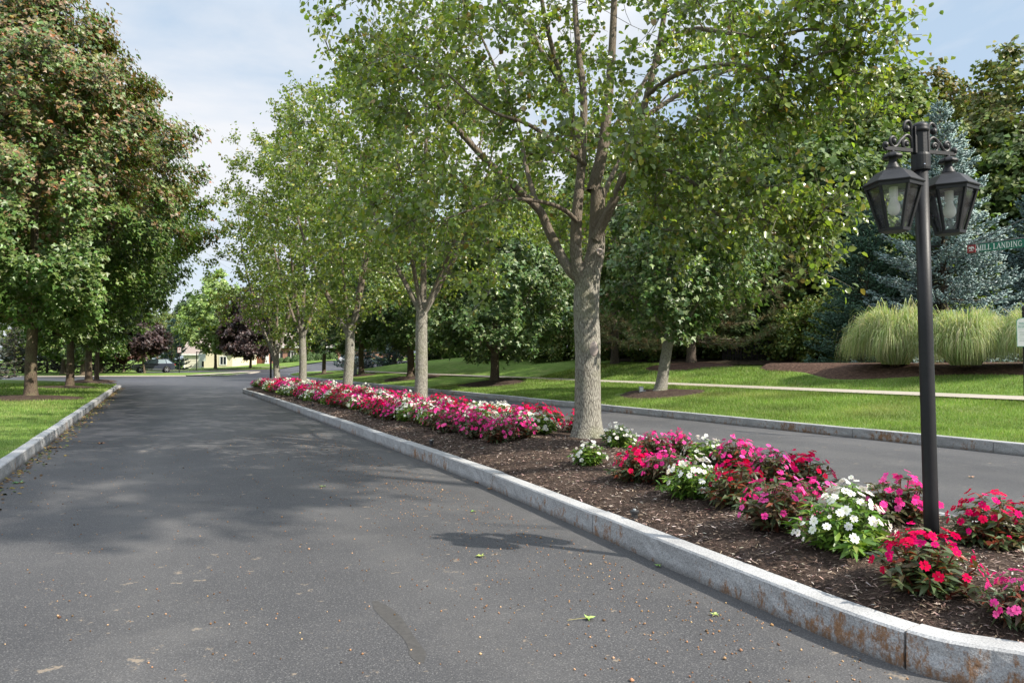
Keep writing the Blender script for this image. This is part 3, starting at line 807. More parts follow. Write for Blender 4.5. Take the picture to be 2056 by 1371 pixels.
# ---- street maples of the right strip
GREEN_R = [(.055, .11, .03), (.075, .135, .036), (.11, .165, .05), (.145, .185, .065)]
GR = 'maples between the right kerb and the sidewalk'
def on_right(px, d):
    a = (px-1028)/FPX
    Y = (d+6.9*UD[0])/(a*UD[0]+UD[1]); x = a*Y
    return Vector((x, Y, HRxy(x, Y)-.02))
T6, T7, T8, T9, T10 = on_right(1324, 9.2), on_right(993, 9.3), on_right(825, 9.3), on_right(726, 9.3), on_right(651, 9.3)
rk = np.random.default_rng(71)
maple(rk, 'maple_tree', 'leaning maple with a pale grey trunk on the lit right lawn', T6, 2.2, 8.6, .20, [(2.1, .9), (2.9, 2.2), (4.2, 2.9), (6.0, 2.6), (7.8, 1.4), (8.6, .3)], 230, .17, 14, 6, .55, GR,
      pal=GREEN_R, bark=BARK, lean=(.42, .0), cx=[(2, .35, 0), (8, .6, 0)])
maple(rk, 'maple_tree', 'low-branched maple with lichen-yellow trunk, left of the nearest pear trunk', T7, 1.7, 9.5, .24, [(1.5, 1.2), (2.3, 3.3), (4, 4.2), (6.5, 3.8), (8.5, 2.2), (9.5, .4)], 330, .20, 14, 6, .7, GR, pal=GREEN_R)
maple(rk, 'maple_tree', 'dark-trunked maple on the right lawn just left of the second pear trunk', T8, 2.3, 10.5, .26, [(2.0, 1.4), (2.9, 3.8), (5, 4.9), (7.5, 4.2), (10.5, .4)], 320, .24, 13, 6, .8, GR, pal=GREEN_R)
maple(rk, 'maple_tree', 'dark maple beside the grey utility box on the right lawn', T9, 2.6, 10.5, .24, [(2.3, 1.4), (3.2, 4.0), (5.5, 5.0), (8, 4.0), (10.5, .4)], 280, .28, 12, 6, .85, GR, pal=GREEN_R)
maple(rk, 'maple_tree', 'farthest maple of the right strip, thin trunk before the brick building', T10, 2.7, 10.5, .2, [(2.4, 1.4), (3.4, 4.2), (6, 5.0), (8.5, 3.6), (10.5, .4)], 240, .32, 12, 6, .9, GR, pal=GREEN_R)
maple(np.random.default_rng(77), 'maple_tree', 'tall maple standing beyond the right edge whose shade falls across the near lane', Vector((*P(-1.5, 9.2)[:2], HR(-1.5, 9.2)-.02)), 9, 21, .26,
      [(15.3, .8), (16.5, 2.1), (18, 2.8), (19.9, 2.1), (21.2, .4)], 105, .20, 12, 6, .75, GR, pal=GREEN_R, lean=(-1.2, -1.6), cx=[(10, -1, -1.6), (14, -1.6, -3.0), (21, -1.8, -3.5)])
for p, r, h in ((T6, 1.35, .10), (T7, 1.7, .14), (T8, 1.9, .12), (T9, 1.6, .08), (T10, 1.2, .06)):
    mound('mulch', p.x-.1, p.y-.2, r, lambda x, y: HRxy(x, y), MULCH, h, 1.35, math.atan2(US[1], US[0]), seed=int(r*77))
# ------------------------------------------------------------------ conifers
def spindles(Pn, D, L, r, rng):
    D = unit(D); ref = unit(rng.normal(0, 1, D.shape)); U = unit(np.cross(D, ref)); Wv = np.cross(D, U)
    n = len(Pn)
    V = np.empty((n, 6, 3))
    V[:, 0] = Pn; V[:, 5] = Pn+D*L[:, None]
    for k, (a, b) in enumerate(((1, 0), (0, 1), (-1, 0), (0, -1))):
        V[:, 1+k] = Pn+D*(L*rng.uniform(.35, .6, n))[:, None]+(U*a+Wv*b)*(r*rng.uniform(.6, 1.3, n))[:, None]
    f = [(0, 2, 1), (0, 3, 2), (0, 4, 3), (0, 1, 4), (5, 1, 2), (5, 2, 3), (5, 3, 4), (5, 4, 1)]
    F = (np.array(f)[None]+(np.arange(n)*6)[:, None, None]).reshape(-1, 3)
    return V.reshape(-1, 3), F
def tufts(Pn, D, L, rng, nb=9):
    n = len(Pn)
    Pn = np.repeat(Pn, nb, 0); D = np.repeat(unit(D), nb, 0); L = np.repeat(L, nb)*rng.uniform(.6, 1.2, n*nb)
    A = unit(D*.7+rng.normal(0, .55, D.shape)); B = unit(np.cross(A, rng.normal(0, 1, A.shape)))
    w = L*.05
    V = np.stack([Pn-B*w[:, None], Pn+B*w[:, None], Pn+A*L[:, None]], 1).reshape(-1, 3)
    return V, np.arange(len(V)).reshape(-1, 3), nb*3
def conifer(rng, name, label, loc, h, r, pal, tiers, per_m=26, sl=.26, sr=.03, low=.25, droop=.28, group=None, needles='spindle', power=.85, trunk_r=.16, nbr=8, lift=.25, width=.34):
    t = thing(name, label, 'tree', loc, 0, group)
    zt = np.linspace(-.2, h, 14)
    V0, q0 = tube_np(np.stack([0*zt, 0*zt, zt], 1), trunk_r*np.clip(1-zt/h, .03, 1)*np.where(zt < .2, 1.3, 1), 9)
    Vs, Qs, n = [V0], [np.array(q0)], len(V0)
    PP, DD, LL = [], [], []
    for k in range(tiers):
        f = k/(tiers-1)
        z0 = low+(h*.985-low)*f**1.05
        for b in range(nbr if f < .85 else max(4, nbr-3)):
            a = rng.uniform(0, 6.28)
            Lb = r*(1-z0/h*.985)**power*rng.uniform(.62, 1.12)+.10
            el = lift*f*2.4-droop*(1-f)*rng.uniform(.4, 1.3)
            u = np.array([math.cos(a), math.sin(a), 0.])
            zj = z0+rng.uniform(-.5, .5)*h/tiers
            tt = np.linspace(0, 1, 6)
            pts = np.array([0, 0, zj])+u*(Lb*tt)[:, None]
            pts[:, 2] += Lb*(el*tt+.30*(tt**3-.5*tt)*(1-f))
            Vb, qb = tube_np(pts, np.linspace(.012+.009*Lb, .004, 6), 3)
            Vs.append(Vb); Qs.append(np.array(qb)+n); n += len(Vb)
            m = max(6, int(per_m*Lb))
            t_ = rng.uniform(.12, 1.0, m)**.75
            side = rng.choice([-1, 1], m)
            wv = np.array([-u[1], u[0], 0])
            off = side*rng.uniform(0, 1, m)*(width*Lb*(1-t_)+.07)
            px = np.stack([np.interp(t_, tt, pts[:, c]) for c in range(3)], 1)
            dirb = unit(np.gradient(pts, axis=0)); db = np.stack([np.interp(t_, tt, dirb[:, c]) for c in range(3)], 1)
            PP.append(px+wv*off[:, None]+np.array([0, 0, 1.])*(rng.normal(0, .05, m)-abs(off)*.22)[:, None])
            DD.append(db+wv*(side*rng.uniform(.2, 1.0, m))[:, None]+rng.normal(0, .22, (m, 3))+np.array([0, 0, .15]))
            LL.append(sl*rng.uniform(.6, 1.3, m))
    m = 10
    PP.append(np.array([0, 0, h*.98])+rng.normal(0, .03, (m, 3))); DD.append(np.array([0, 0, 1.])+rng.normal(0, .3, (m, 3))); LL.append(np.full(m, sl))
    Pn, D, L = np.concatenate(PP), np.concatenate(DD), np.concatenate(LL)
    col = colours(rng, len(Pn), pal, None, .3, .06)
    if needles == 'spindle':
        V, F = spindles(Pn, D, L, sr, rng)
        cc = np.repeat(col, 6, 0); cc[5::6] *= 1.35
    else:
        V, F, kk = tufts(Pn, D, L, rng)
        cc = np.repeat(col, kk, 0)
    link_mesh('trunk', np.concatenate(Vs), [np.concatenate(Qs)], BARK3, t, smooth=True)
    link_mesh('crown', V, [F], NEEDLE, t, cc)
    return t
def at_right(px, Y):
    x = (px-1028)/FPX*Y
    return Vector((x, Y, HRxy(x, Y)-.03))
BLUE = [(.18, .26, .255), (.23, .315, .31), (.15, .21, .20), (.28, .35, .34)]
GREENBLUE = [(.055, .115, .075), (.075, .14, .095), (.045, .095, .06), (.095, .16, .115)]
DARKGREEN = [(.022, .05, .03), (.035, .065, .04), (.03, .055, .04)]
rk = np.random.default_rng(81)
conifer(rk, 'spruce_tree', 'tall silvery blue spruce standing directly behind the twin-lantern lamp', at_right(1897, 28.5), 10.4, 3.25, BLUE, 36, 66, .17, .032, nbr=10)
conifer(rk, 'spruce_tree', 'dark green-blue spruce to the left of the silvery one, behind the fountain grass', at_right(1742, 30.5), 6.6, 2.7, GREENBLUE, 26, 60, .17, .030, nbr=10)
conifer(rk, 'spruce_tree', 'blue spruce cut by the right edge, above the green street sign', at_right(2110, 33), 9.0, 3.4, [(.10, .16, .16), (.13, .19, .185), (.08, .125, .12)], 30, 55, .18, .032, nbr=10)
# pines in mulch islands at the back of the right lawn
PINE = [(.085, .115, .04), (.105, .135, .05), (.13, .125, .055), (.16, .105, .05)]
p_pine = at_right(1388, 34.5)
pine0 = conifer(rk, 'pine_tree', 'loose brown-green pine behind the leaning maple, in a red mulch ring', p_pine, 9.5, 5.0, PINE, 16, 20, .26, .03, low=1.5, droop=.05, needles='tuft', power=.55, trunk_r=.24, nbr=7, lift=.15, width=.3)
pine1 = dup(pine0, at_right(1235, 40), 2.1, 1.05, 'shaded pine in the dark gap just right of the nearest pear trunk')
pine2 = dup(pine0, at_right(1560, 38), 4.0, .95, 'pine at the wood edge between the leaning maple and the dark spruce')
mound('mulch', p_pine.x, p_pine.y-.3, 1.9, lambda x, y: HRxy(x, y), REDMULCH, .16, 1.4, math.atan2(US[1], US[0]), seed=5)
# low blue spruces by the far lawn
low0 = conifer(rk, 'spruce_tree', 'low wide blue spruce sweeping the lawn beyond the second pear trunk', Vector((-17.6, 84, HRxy(-17.6, 84)+.1)), 5.2, 3.0, [(.055, .085, .085), (.07, .105, .105)], 16, 20, .34, .05, nbr=9)
low1 = dup(low0, Vector((-13.2, 82, HRxy(-13.2, 82)+.1)), 1.0, 1.0, 'low blue spruce shaded at the hill crest, right of another one')
far_sp = conifer(rk, 'spruce_tree', 'pale blue-green spruce behind the black car', Vector(((345-1028)/FPX*101, 101, H(-47.5, 101)-.05)), 7.0, 2.3, [(.085, .145, .11), (.11, .17, .13)], 18, 16, .42, .06, nbr=8)
drk = conifer(rk, 'spruce_tree', 'dark spruce at the far left behind the biggest maple trunk', Vector((-45.5, 60.5, hl(-30))), 6.4, 3.4, [(.05, .055, .04), (.065, .06, .04), (.035, .05, .035)], 18, 16, .40, .055, nbr=8, low=.5)
for px, Y, sc, lab in ((95, 90, .95, 'dark spruce in the far row between the two foremost maple trunks'), (170, 92, 1.0, 'dark spruce in the far row behind the cluster of maple trunks'),
                       (228, 93, .9, 'dark spruce in the far row left of the purple-leaved trees'), (30, 88, .9, 'dark spruce in the far row at the left edge')):
    x = (px-1028)/FPX*Y
    dup(drk, Vector((x, Y, H(x, Y))), px*.1, sc, lab, 'dark spruces across the far street')
tag(drk, group='dark spruces across the far street')

# ------------------------------------------------------------------ far ornamental trees
rk = np.random.default_rng(91)
def far(px, Y):
    x = (px-1028)/FPX*Y
    return Vector((x, Y, H(x, Y)+.08))
PURPLE = [(.062, .036, .036), (.05, .03, .032), (.08, .048, .04), (.045, .032, .03)]
maple(rk, 'purple_maple', 'purple-leaved tree with a thin leaning trunk in front of the black car', far(291, 84.5), 1.9, 6.2, .12, [(2.2, .7), (2.8, 1.8), (3.9, 2.5), (5, 1.9), (6.2, .3)], 170, .27, 13, 5, .6, 'purple-leaved trees across the junction', pal=PURPLE, lean=(-.3, 0))
p2 = maple(rk, 'purple_maple', 'large dark purple tree in front of the brick building', far(503, 96), 2.0, 10.6, .17, [(1.5, 1.2), (2.6, 3.7), (5, 4.2), (8, 2.9), (10.6, .4)], 280, .30, 13, 6, .7, 'purple-leaved trees across the junction', pal=PURPLE)
maple(rk, 'purple_maple', 'small reddish purple tree left of the one before the car', far(249, 93), 1.4, 4.6, .13, [(1.4, .8), (2.2, 2.0), (3.2, 2.3), (4.6, .3)], 110, .28, 12, 5, .6, 'purple-leaved trees across the junction', pal=[(.11, .05, .04), (.085, .038, .04)])
maple(rk, 'lime_tree', 'bright yellow-green tree shining in front of the beige house', far(433, 99), 2.6, 13.2, .2, [(2.6, 1.6), (3.8, 3.9), (6, 4.4), (9, 3.6), (11.5, 2), (13.2, .3)], 260, .34, 12, 6, .75, None, pal=[(.22, .31, .085), (.27, .36, .11), (.17, .26, .07)], lump=.22, inner=.45)
mx = maple(rk, 'maple_tree', 'maple on the far verge seen between the two foremost left trunks', far(128, 84), 2.2, 10, .3, [(1.8, 1.4), (3, 3.6), (6, 4.2), (10, .4)], 150, .4, 10, 5, .8, 'maples across the far street', pal=GREEN_M)
dup(mx, far(168, 77.5), 2.0, .95, 'maple on the far kerb with its trunk left of the third lawn maple')
dup(mx, far(203, 89), 4.0, .9, 'maple on the far verge just right of the slender lawn maple')

# ------------------------------------------------------------------ woodland trees
rk = np.random.default_rng(101)
WOOD = [(.075, .13, .034), (.105, .16, .038), (.145, .19, .042), (.185, .20, .05)]
def wood_proto(label, h, r, seed, ncl, pal, cat='tree', low=2.0, prof=None, size=.34, per=13, loc=(0, 0, 0), group='tall trees of the wood behind the right lawn'):
    g = np.random.default_rng(seed)
    return maple(g, 'woodland_tree', label, loc, 3.0, h, .26, prof or [(low, 1.8), (h*.22, r*.85), (h*.45, r), (h*.7, r*.85), (h*.88, r*.5), (h, .3)], ncl, size, per, 6, .9, group, pal=pal,
                 bark=BARK3, lump=.24, inner=.42, jit=.4, tmpl=PATCH_T, leafm=WOODLEAF, outn=.6)
def wr(px, Y): return at_right(px, Y)
wA = wood_proto('tall olive-green woodland tree with the top left of the blue spruce tip', 19.5, 5.4, 5, 430, WOOD, loc=wr(1800, 50))
wB = wood_proto('tall woodland tree tinged yellow, directly above the blue spruce', 18.5, 5.0, 6, 400, [(.11, .155, .04), (.15, .175, .042), (.195, .19, .055), (.23, .165, .05)], loc=wr(1900, 56))
wC = wood_proto('dense dark woodland tree low against the grass, left of the dark spruce', 13.0, 4.6, 8, 430, [(.06, .105, .03), (.085, .13, .034), (.11, .15, .038)], loc=wr(1640, 40.5), low=.5, prof=[(.3, 3.0), (2, 4.4), (6, 4.8), (10, 3.4), (13, .4)])
wD = wood_proto('slender airy woodland tree at the top right corner with sky through it', 20.5, 4.2, 9, 240, [(.11, .155, .04), (.145, .175, .042), (.20, .185, .06)], loc=wr(2030, 48))
rows = [(wA, 1690, 54, 1.0, 'tall woodland tree behind the outer boughs of the nearest pear'), (wB, 1560, 52, 1.02, 'tall woodland tree behind the right half of the nearest pear crown'),
        (wA, 1440, 56, 1.0, 'tall woodland tree directly above the leaning maple'), (wB, 1320, 54, .95, 'tall woodland tree right of the nearest pear trunk'),
        (wA, 1190, 60, .95, 'tall woodland tree straight behind the nearest pear trunk'), (wB, 1060, 66, .9, 'woodland tree behind the low-branched lawn maple'),
        (wA, 2150, 54, 1.0, 'tall woodland tree at the right edge behind the street sign'), (wC, 1530, 43, 1.0, 'dense dark woodland tree between the pine and the nearest lamp'),
        (wC, 1780, 44, 1.05, 'dense woodland tree hidden low behind the dark spruce'), (wC, 1400, 47, 1.1, 'dense dark woodland tree behind the pine in the red mulch'),
        (wC, 1270, 50, 1.0, 'dense dark woodland tree in the shadow right of the nearest trunk'), (wC, 1150, 55, 1.0, 'dense dark woodland tree left of the nearest trunk at the lawn edge'),
        (wC, 1040, 62, 1.0, 'dense dark woodland tree behind the lichen-trunked maple'), (wC, 1490, 39.5, .72, 'round woodland tree just behind the picket fence'), (wC, 1690, 38, .7, 'round woodland tree between the fence and the dark spruce'), (wA, 1745, 47, .80, 'mid-height woodland tree just left of the lamp post'), (wA, 1850, 50, .86, 'mid-height woodland tree directly behind the lamp lanterns'), (wB, 1868, 58, 1.20, 'tall yellowish woodland tree framing the tip of the blue spruce on its left'), (wB, 1985, 51, .98, 'mid-height yellowish woodland tree right of the blue spruce'), (wC, 2040, 46, 1.1, 'dense woodland tree behind the spruce at the right edge'),
        (wA, 960, 82, .85, 'woodland tree on the hill crest left of the lichen-trunked maple'), (wA, 870, 98, .8, 'woodland tree on the hill behind the second pear'),
        (wB, 790, 104, .8, 'woodland tree on the hill behind the low blue spruces'), (wC, 900, 92, .95, 'dark tree on the hill crest beside the beige wall'), (wC, 985, 78, .9, 'dark tree on the hill crest right of the beige wall')]
for pr, px, Y, sc, lab in rows:
    dup(pr, wr(px, Y), px*.37, sc, lab)
fb = 'trees on the skyline beyond the houses'
wF = wood_proto('hazy pale tree on the skyline between the bronze maple and the lime tree', 15, 5.5, 12, 200, [(.07, .12, .05), (.09, .14, .06)], loc=Vector(((385-1028)/FPX*165, 165, 2.2)), size=.6, per=11, group=fb)
for px, Y, sc, lab in ((330, 140, .95, 'olive tree on the skyline just right of the bronze maple'), (290, 132, .9, 'olive tree on the skyline above the purple tree before the car'), (240, 138, 1, 'skyline tree over the small reddish purple tree'),
                       (180, 135, .9, 'skyline tree behind the cluster of left trunks'), (110, 130, 1, 'skyline tree behind the second left maple'), (40, 128, 1, 'skyline tree behind the foremost left maple'),
                       (460, 170, .9, 'skyline tree rising behind the lime tree'), (540, 168, 1.0, 'skyline tree behind the roof of the brick building'), (620, 165, 1.05, 'skyline tree behind the middle of the brick building'),
                       (700, 160, 1.1, 'skyline tree behind the right end of the brick building'), (425, 190, .85, 'small skyline tree left of the lime tree crown')):
    x = (px-1028)/FPX*Y
    o = dup(wA if px < 335 else wF, Vector((x, Y, H(x, Y))), px*.21, sc*(.62 if px < 335 else 1), lab, fb)
# shrubs of the understory along the wood edge
sh0 = thing('shrub', 'broad dark shrub at the wood edge beside the picket fence', 'shrub', wr(1590, 36.5), 0, 'shrubs along the wood edge')
g = np.random.default_rng(15)
cl = crown_pts(g, 120, [(.15, 1.6), (1.0, 1.8), (2.2, 1.4), (3.0, .4)], .45, .2)
br, V, Fs, col = tree_meshes(g, [(np.array([[0, 0, -.1], [0, 0, .5], [.1, 0, 1.2]]), np.array([.06, .05, .03]))], cl, twigs=5, tl=.5, per=13, size=.16, tmpl=PATCH_T, pal=WOOD, spread=.1, twig_wood=False)
bv, bq = wood_mesh([], br, 4)
link_mesh('stem', bv, [bq], BARK3, sh0, smooth=True); link_mesh('foliage', V, Fs, WOODLEAF, sh0, col)
for px, Y, sc, lab in ((1480, 38, .9, 'dark shrub at the wood edge right of the leaning maple trunk'), (1655, 33.5, 1.0, 'leafy shrub between the picket fence and the fountain grass'), (1300, 41, 1.0, 'dark shrub in the shade between the nearest trunk and the leaning maple'),
                       (1120, 50, 1.1, 'dark shrub at the lawn edge left of the nearest trunk'), (1060, 58, 1.0, 'dark shrub below the lichen-trunked maple'), (1220, 46, 1.1, 'dark shrub deep in the shade behind the nearest trunk')):
    dup(sh0, wr(px, Y), px*.5, sc, lab)
# dark picket fence in front of the wood
def fence(label, a, b):
    t = thing('picket_fence', label, 'fence', a)
    L = (b-a).length; ang = math.atan2(b.y-a.y, b.x-a.x)
    t.rotation_euler = (0, 0, ang)
    m = MB()
    for k in range(int(L/.13)):
        x = .05+k*.13
        dz = (b.z-a.z)*x/L
        m.add([(x, -.012, dz+.03), (x+.085, -.012, dz+.03), (x+.085, -.012, dz+.95), (x+.042, -.012, dz+1.02), (x, -.012, dz+.95), (x, .012, dz+.03), (x+.085, .012, dz+.03), (x+.085, .012, dz+.95), (x+.042, .012, dz+1.02), (x, .012, dz+.95)],
              q=[(0, 5, 6, 1), (1, 6, 7, 2), (2, 7, 8, 3), (3, 8, 9, 4), (4, 9, 5, 0)], ng=[(0, 1, 2, 3, 4), (9, 8, 7, 6, 5)])
    m.build('pickets', FENCE, t)
    for z in (.25, .75):
        r_ = MB().add([(0, .013, z), (L, .013, b.z-a.z+z), (L, .05, b.z-a.z+z), (0, .05, z), (0, .013, z+.09), (L, .013, b.z-a.z+z+.09), (L, .05, b.z-a.z+z+.09), (0, .05, z+.09)], q=[(0, 3, 2, 1), (4, 5, 6, 7), (0, 1, 5, 4), (2, 3, 7, 6), (1, 2, 6, 5), (0, 4, 7, 3)])
        r_.build('rail', FENCE, t)
    for k in range(4):
        x = L*k/3
        MB().box((x, .10, (b.z-a.z)*k/3+.5), (.1, .1, 1.2)).build('post', FENCE, t)
    return t
FENCE = plain('dark stained wood', (.022, .019, .017), .8, noise=.3, nscale=10)
fence('dark stained picket fence in the shade at the back of the right lawn', wr(1452, 37)+Vector((0, 0, .02)), wr(1590, 36)+Vector((0, 0, .02)))

# ------------------------------------------------------------------ fountain grass in its mulch bed
V = []
su, dv = np.linspace(2, 25.5, 40), np.linspace(0, 1, 9)
def bed(u, v):
    d0 = 14.3+.35*math.sin(u*.9)+lerp(u, [(2, 1.6), (14, .8), (20, 0), (24, 1.0), (25.5, 2.4)])
    d1 = lerp(u, [(2, 21), (20, 21), (25.5, 17.2)])
    d = d0+(d1-d0)*v
    return (*P(u, d)[:2], HRxy(*P(u, d)[:2])+(-.03 if v == 0 or u > 25.4 else .06+.16*smooth01(v*3)))
grid_mesh('mulch', su, dv, bed, REDMULCH)
def fountain(rng, label, loc, r, h, n):
    t = thing('fountain_grass', label, 'grass clump', loc, 0, 'clumps of fountain grass in the mulch bed')
    a = rng.uniform(0, 6.28, n); u = rng.uniform(0, 1, n)**.5
    b0 = rng.uniform(0, .40, n)
    out = (.30+.70*u)*r*rng.uniform(.75, 1.12, n)
    apex = h*(1-.48*u**2.2)*rng.uniform(.86, 1.03, n)
    tipz = apex*np.clip(.85-u*rng.uniform(.30, .95, n), .02, .92)
    stray = rng.uniform(0, 1, n) < .06
    apex = np.where(stray, apex*rng.uniform(1.05, 1.28, n), apex); out = np.where(stray, out*rng.uniform(.9, 1.25, n), out)
    lobe = 1+.13*np.sin(a*3+loc[0])+.10*np.sin(a*7+loc[1]); out = out*lobe; apex = apex*(1+.06*np.sin(a*4+loc[0]*2))
    K = 7
    tt = np.linspace(0, 1, K)[None]
    ca, sa = np.cos(a)[:, None], np.sin(a)[:, None]
    p1r, p2r = (b0+out*.34)[:, None], (b0+out*.98)[:, None]
    rr = (1-tt)**3*b0[:, None]+3*(1-tt)**2*tt*p1r+3*(1-tt)*tt**2*p2r+tt**3*(b0+out)[:, None]
    zz = 3*(1-tt)**2*tt*(apex*.62)[:, None]+3*(1-tt)*tt**2*(apex*1.22)[:, None]+tt**3*tipz[:, None]
    tw = rng.normal(0, .12, (n, 1))*tt
    x, y = rr*np.cos(a[:, None]+tw), rr*np.sin(a[:, None]+tw)
    w = .008*(1-tt**2*.9)*rng.uniform(.7, 1.4, (n, 1))
    wa = rng.uniform(0, 6.28, (n, 1))
    Va = np.stack([x-w*np.sin(wa), y+w*np.cos(wa), zz], 2); Vb = np.stack([x+w*np.sin(wa), y-w*np.cos(wa), zz], 2)
    V = np.stack([Va, Vb], 2).reshape(-1, 3)
    base = (np.arange(n)*2*K)[:, None]+2*np.arange(K-1)[None]
    q = np.stack([base, base+1, base+3, base+2], 2).reshape(-1, 4)
    col = colours(rng, n, [(.28, .36, .15), (.36, .42, .20), (.46, .48, .29), (.19, .28, .09), (.50, .46, .30)], None, .2)
    link_mesh('blades', V, [q], BLADE, t, np.repeat(col, 2*K, 0))
    m = MB()
    for k in range(9):
        aa = k*.7; m.tube([(.12*math.cos(aa), .12*math.sin(aa), -.05), (.15*math.cos(aa), .15*math.sin(aa), .25)], [.03, .015], 5)
    m.build('crown_base', CHIPBROWN, t)
    return t
CHIPBROWN = plain('dry straw', (.16, .12, .06), .9)
rk = np.random.default_rng(121)
def on_bed(px, d):
    p = on_right(px, d); p.z = HRxy(p.x, p.y)+.2; return p
fountain(rk, 'fountain grass clump left of the lamp post, widest of the row', on_bed(1797, 15.7), 1.30, 2.05, 7500)
fountain(rk, 'fountain grass clump just right of the lamp post, yellow-green', on_bed(1938, 15.6), 1.18, 1.8, 6500)
fountain(rk, 'fountain grass clump cut by the right edge behind the white notice', on_bed(2098, 16.6), 1.25, 1.8, 5500)
# ------------------------------------------------------------------ across the junction: verge, second street, buildings, cars
def lawn_patch(x0, x1, y0, y1, nx, ny, up=.06):
    return grid_mesh('lawn', np.linspace(x0, x1, nx), np.linspace(y0, y1, ny), lambda x, y: (x, y, H(x, y)+up), LAWN)
lawn_patch(-180, -46.6, 75.6, 300, 24, 40)
lawn_patch(-46.59, -29.6, 75.6, 84.6, 14, 8)
lawn_patch(-46.59, -30.2, 93.5, 300, 14, 36)
lawn_patch(-30.19, 60, 118, 300, 20, 30)
def far_kerb(name, pts):
    pts = resample(np.array(pts, float), .8, False)
    t = np.gradient(pts, axis=0); t /= np.linalg.norm(t, axis=1)[:, None]
    nn = np.stack([-t[:, 1], t[:, 0]], 1)
    V, q = [], []
    for k, p in enumerate(pts):
        for off, z in ((0, -.05), (0, .08), (.40, .09), (.40, .02)):
            w = p+nn[k]*off; V.append((w[0], w[1], H(w[0], w[1])+z))
        if k: q += [(4*k-4+f, 4*k+f, 4*k+f+1, 4*k-3+f) for f in range(3)]
    return tag(link_mesh(name, V, [np.array(q)], CONCRETE), kind='structure')
far_kerb('far_kerb', [(-180, 75.2), (-60, 75.2), (-38, 75.2), (-34, 75.4)])
far_kerb('far_kerb', catmull([(-31.6, 75.6), (-30.2, 76.2), (-29.5, 78), (-29.4, 82), (-29.6, 85)], 6))
grid_mesh('sidewalk', np.linspace(0, 1, 10), [0, 1], lambda u, v: (-34.2+u*3.2+v*1.6, 75.5+u*9+v*.2*0, H(-33+u*3, 75.5+u*9)+.125), CONCRETE)
grid_mesh('sidewalk', np.linspace(-50, -30.4, 14), [0, 1], lambda x, v: (x, 94.4+v*1.5+(x+50)*.12, H(x, 94.4+v*1.5+(x+50)*.12)+.13), CONCRETE)

CREAM = plain('cream siding', (.62, .55, .40), .7, noise=.06, nscale=3)
WHITE = plain('white trim', (.75, .74, .71), .6, noise=.05)
SHINGLE = plain('brown roof shingles', (.25, .205, .18), .9, noise=.25, nscale=5, bump=.5, bscale=25)
DARKGLASS = plain('dark window glass', (.02, .025, .03), .12, spec=.8)
GARAGE = plain('garage door', (.60, .56, .46), .6)
def brick_mat():
    m, nt = new_mat('red brick')
    tcn = nd(nt, 'ShaderNodeTexCoord')
    mp = nd(nt, 'ShaderNodeMapping', {'Vector': tcn.outputs['Object'], 'Rotation': (R(90), 0, 0)})
    b = nd(nt, 'ShaderNodeTexBrick', {'Vector': mp.outputs[0], 'Color1': (.25, .10, .07, 1), 'Color2': (.33, .16, .11, 1), 'Mortar': (.38, .33, .28, 1), 'Scale': 4.0, 'Mortar Size': .012})
    finish(nt, nd(nt, 'ShaderNodeBsdfPrincipled', {'Base Color': b.outputs[0], 'Roughness': .9}).outputs[0])
    return m
BRICK = brick_mat()
DOORWOOD = plain('brown door wood', (.20, .075, .04), .5, noise=.2, nscale=4)
SHUTTER = plain('black shutter', (.02, .02, .022), .6)

def window(par, x, y, z, w, h, shutters=False):
    """window on a wall whose outer face is at local y, facing -y"""
    f = MB()
    for (cx, cz, sx, sz) in ((x, z, w+.2, .1), (x, z+h, w+.2, .12), (x-w/2-.05, z+h/2, .1, h-.1), (x+w/2+.05, z+h/2, .1, h-.1), (x, z+h/2, .05, h-.1)):
        f.box((cx, y-.03, cz), (sx, .10, sz))
    fr = f.build('window', WHITE, par)
    MB().box((x, y-.005, z+h/2), (w, .03, h-.08)).build('pane', DARKGLASS, fr)
    if shutters:
        for sgn in (-1, 1):
            s = MB().box((x+sgn*(w/2+.36), y-.03, z+h/2), (.45, .05, h+.1))
            for k in range(6): s.box((x+sgn*(w/2+.36), y-.065, z+.1+k*h/6), (.36, .02, h/12))
            s.build('shutter', SHUTTER, par)
def gable_roof(name, x0, x1, y0, y1, zw, zr, mat, par, along='x', over=.35, th=.16):
    m = MB()
    if along == 'x':
        ym = (y0+y1)/2
        sl = (zr-zw)/(ym-y0)
        for (a, b, sg) in ((y0-over, ym, 1), (y1+over, ym, -1)):
            za = zw-over*sl
            V = [(x0-over, a, za), (x1+over, a, za), (x1+over, b, zr), (x0-over, b, zr)]
            V += [(x, y, z+th) for x, y, z in V]
            m.add(V, q=[(0, 3, 2, 1), (4, 5, 6, 7), (0, 1, 5, 4), (1, 2, 6, 5), (2, 3, 7, 6), (3, 0, 4, 7)])
    else:
        xm = (x0+x1)/2
        sl = (zr-zw)/(xm-x0)
        for (a, b) in ((x0-over, xm), (x1+over, xm)):
            za = zw-over*sl
            V = [(a, y0-over, za), (b, y0-over, zr), (b, y1, zr), (a, y1, za)]
            V += [(x, y, z+th) for x, y, z in V]
            m.add(V, q=[(0, 3, 2, 1), (4, 5, 6, 7), (0, 1, 5, 4), (1, 2, 6, 5), (2, 3, 7, 6), (3, 0, 4, 7)])
    return m.build(name, mat, par)
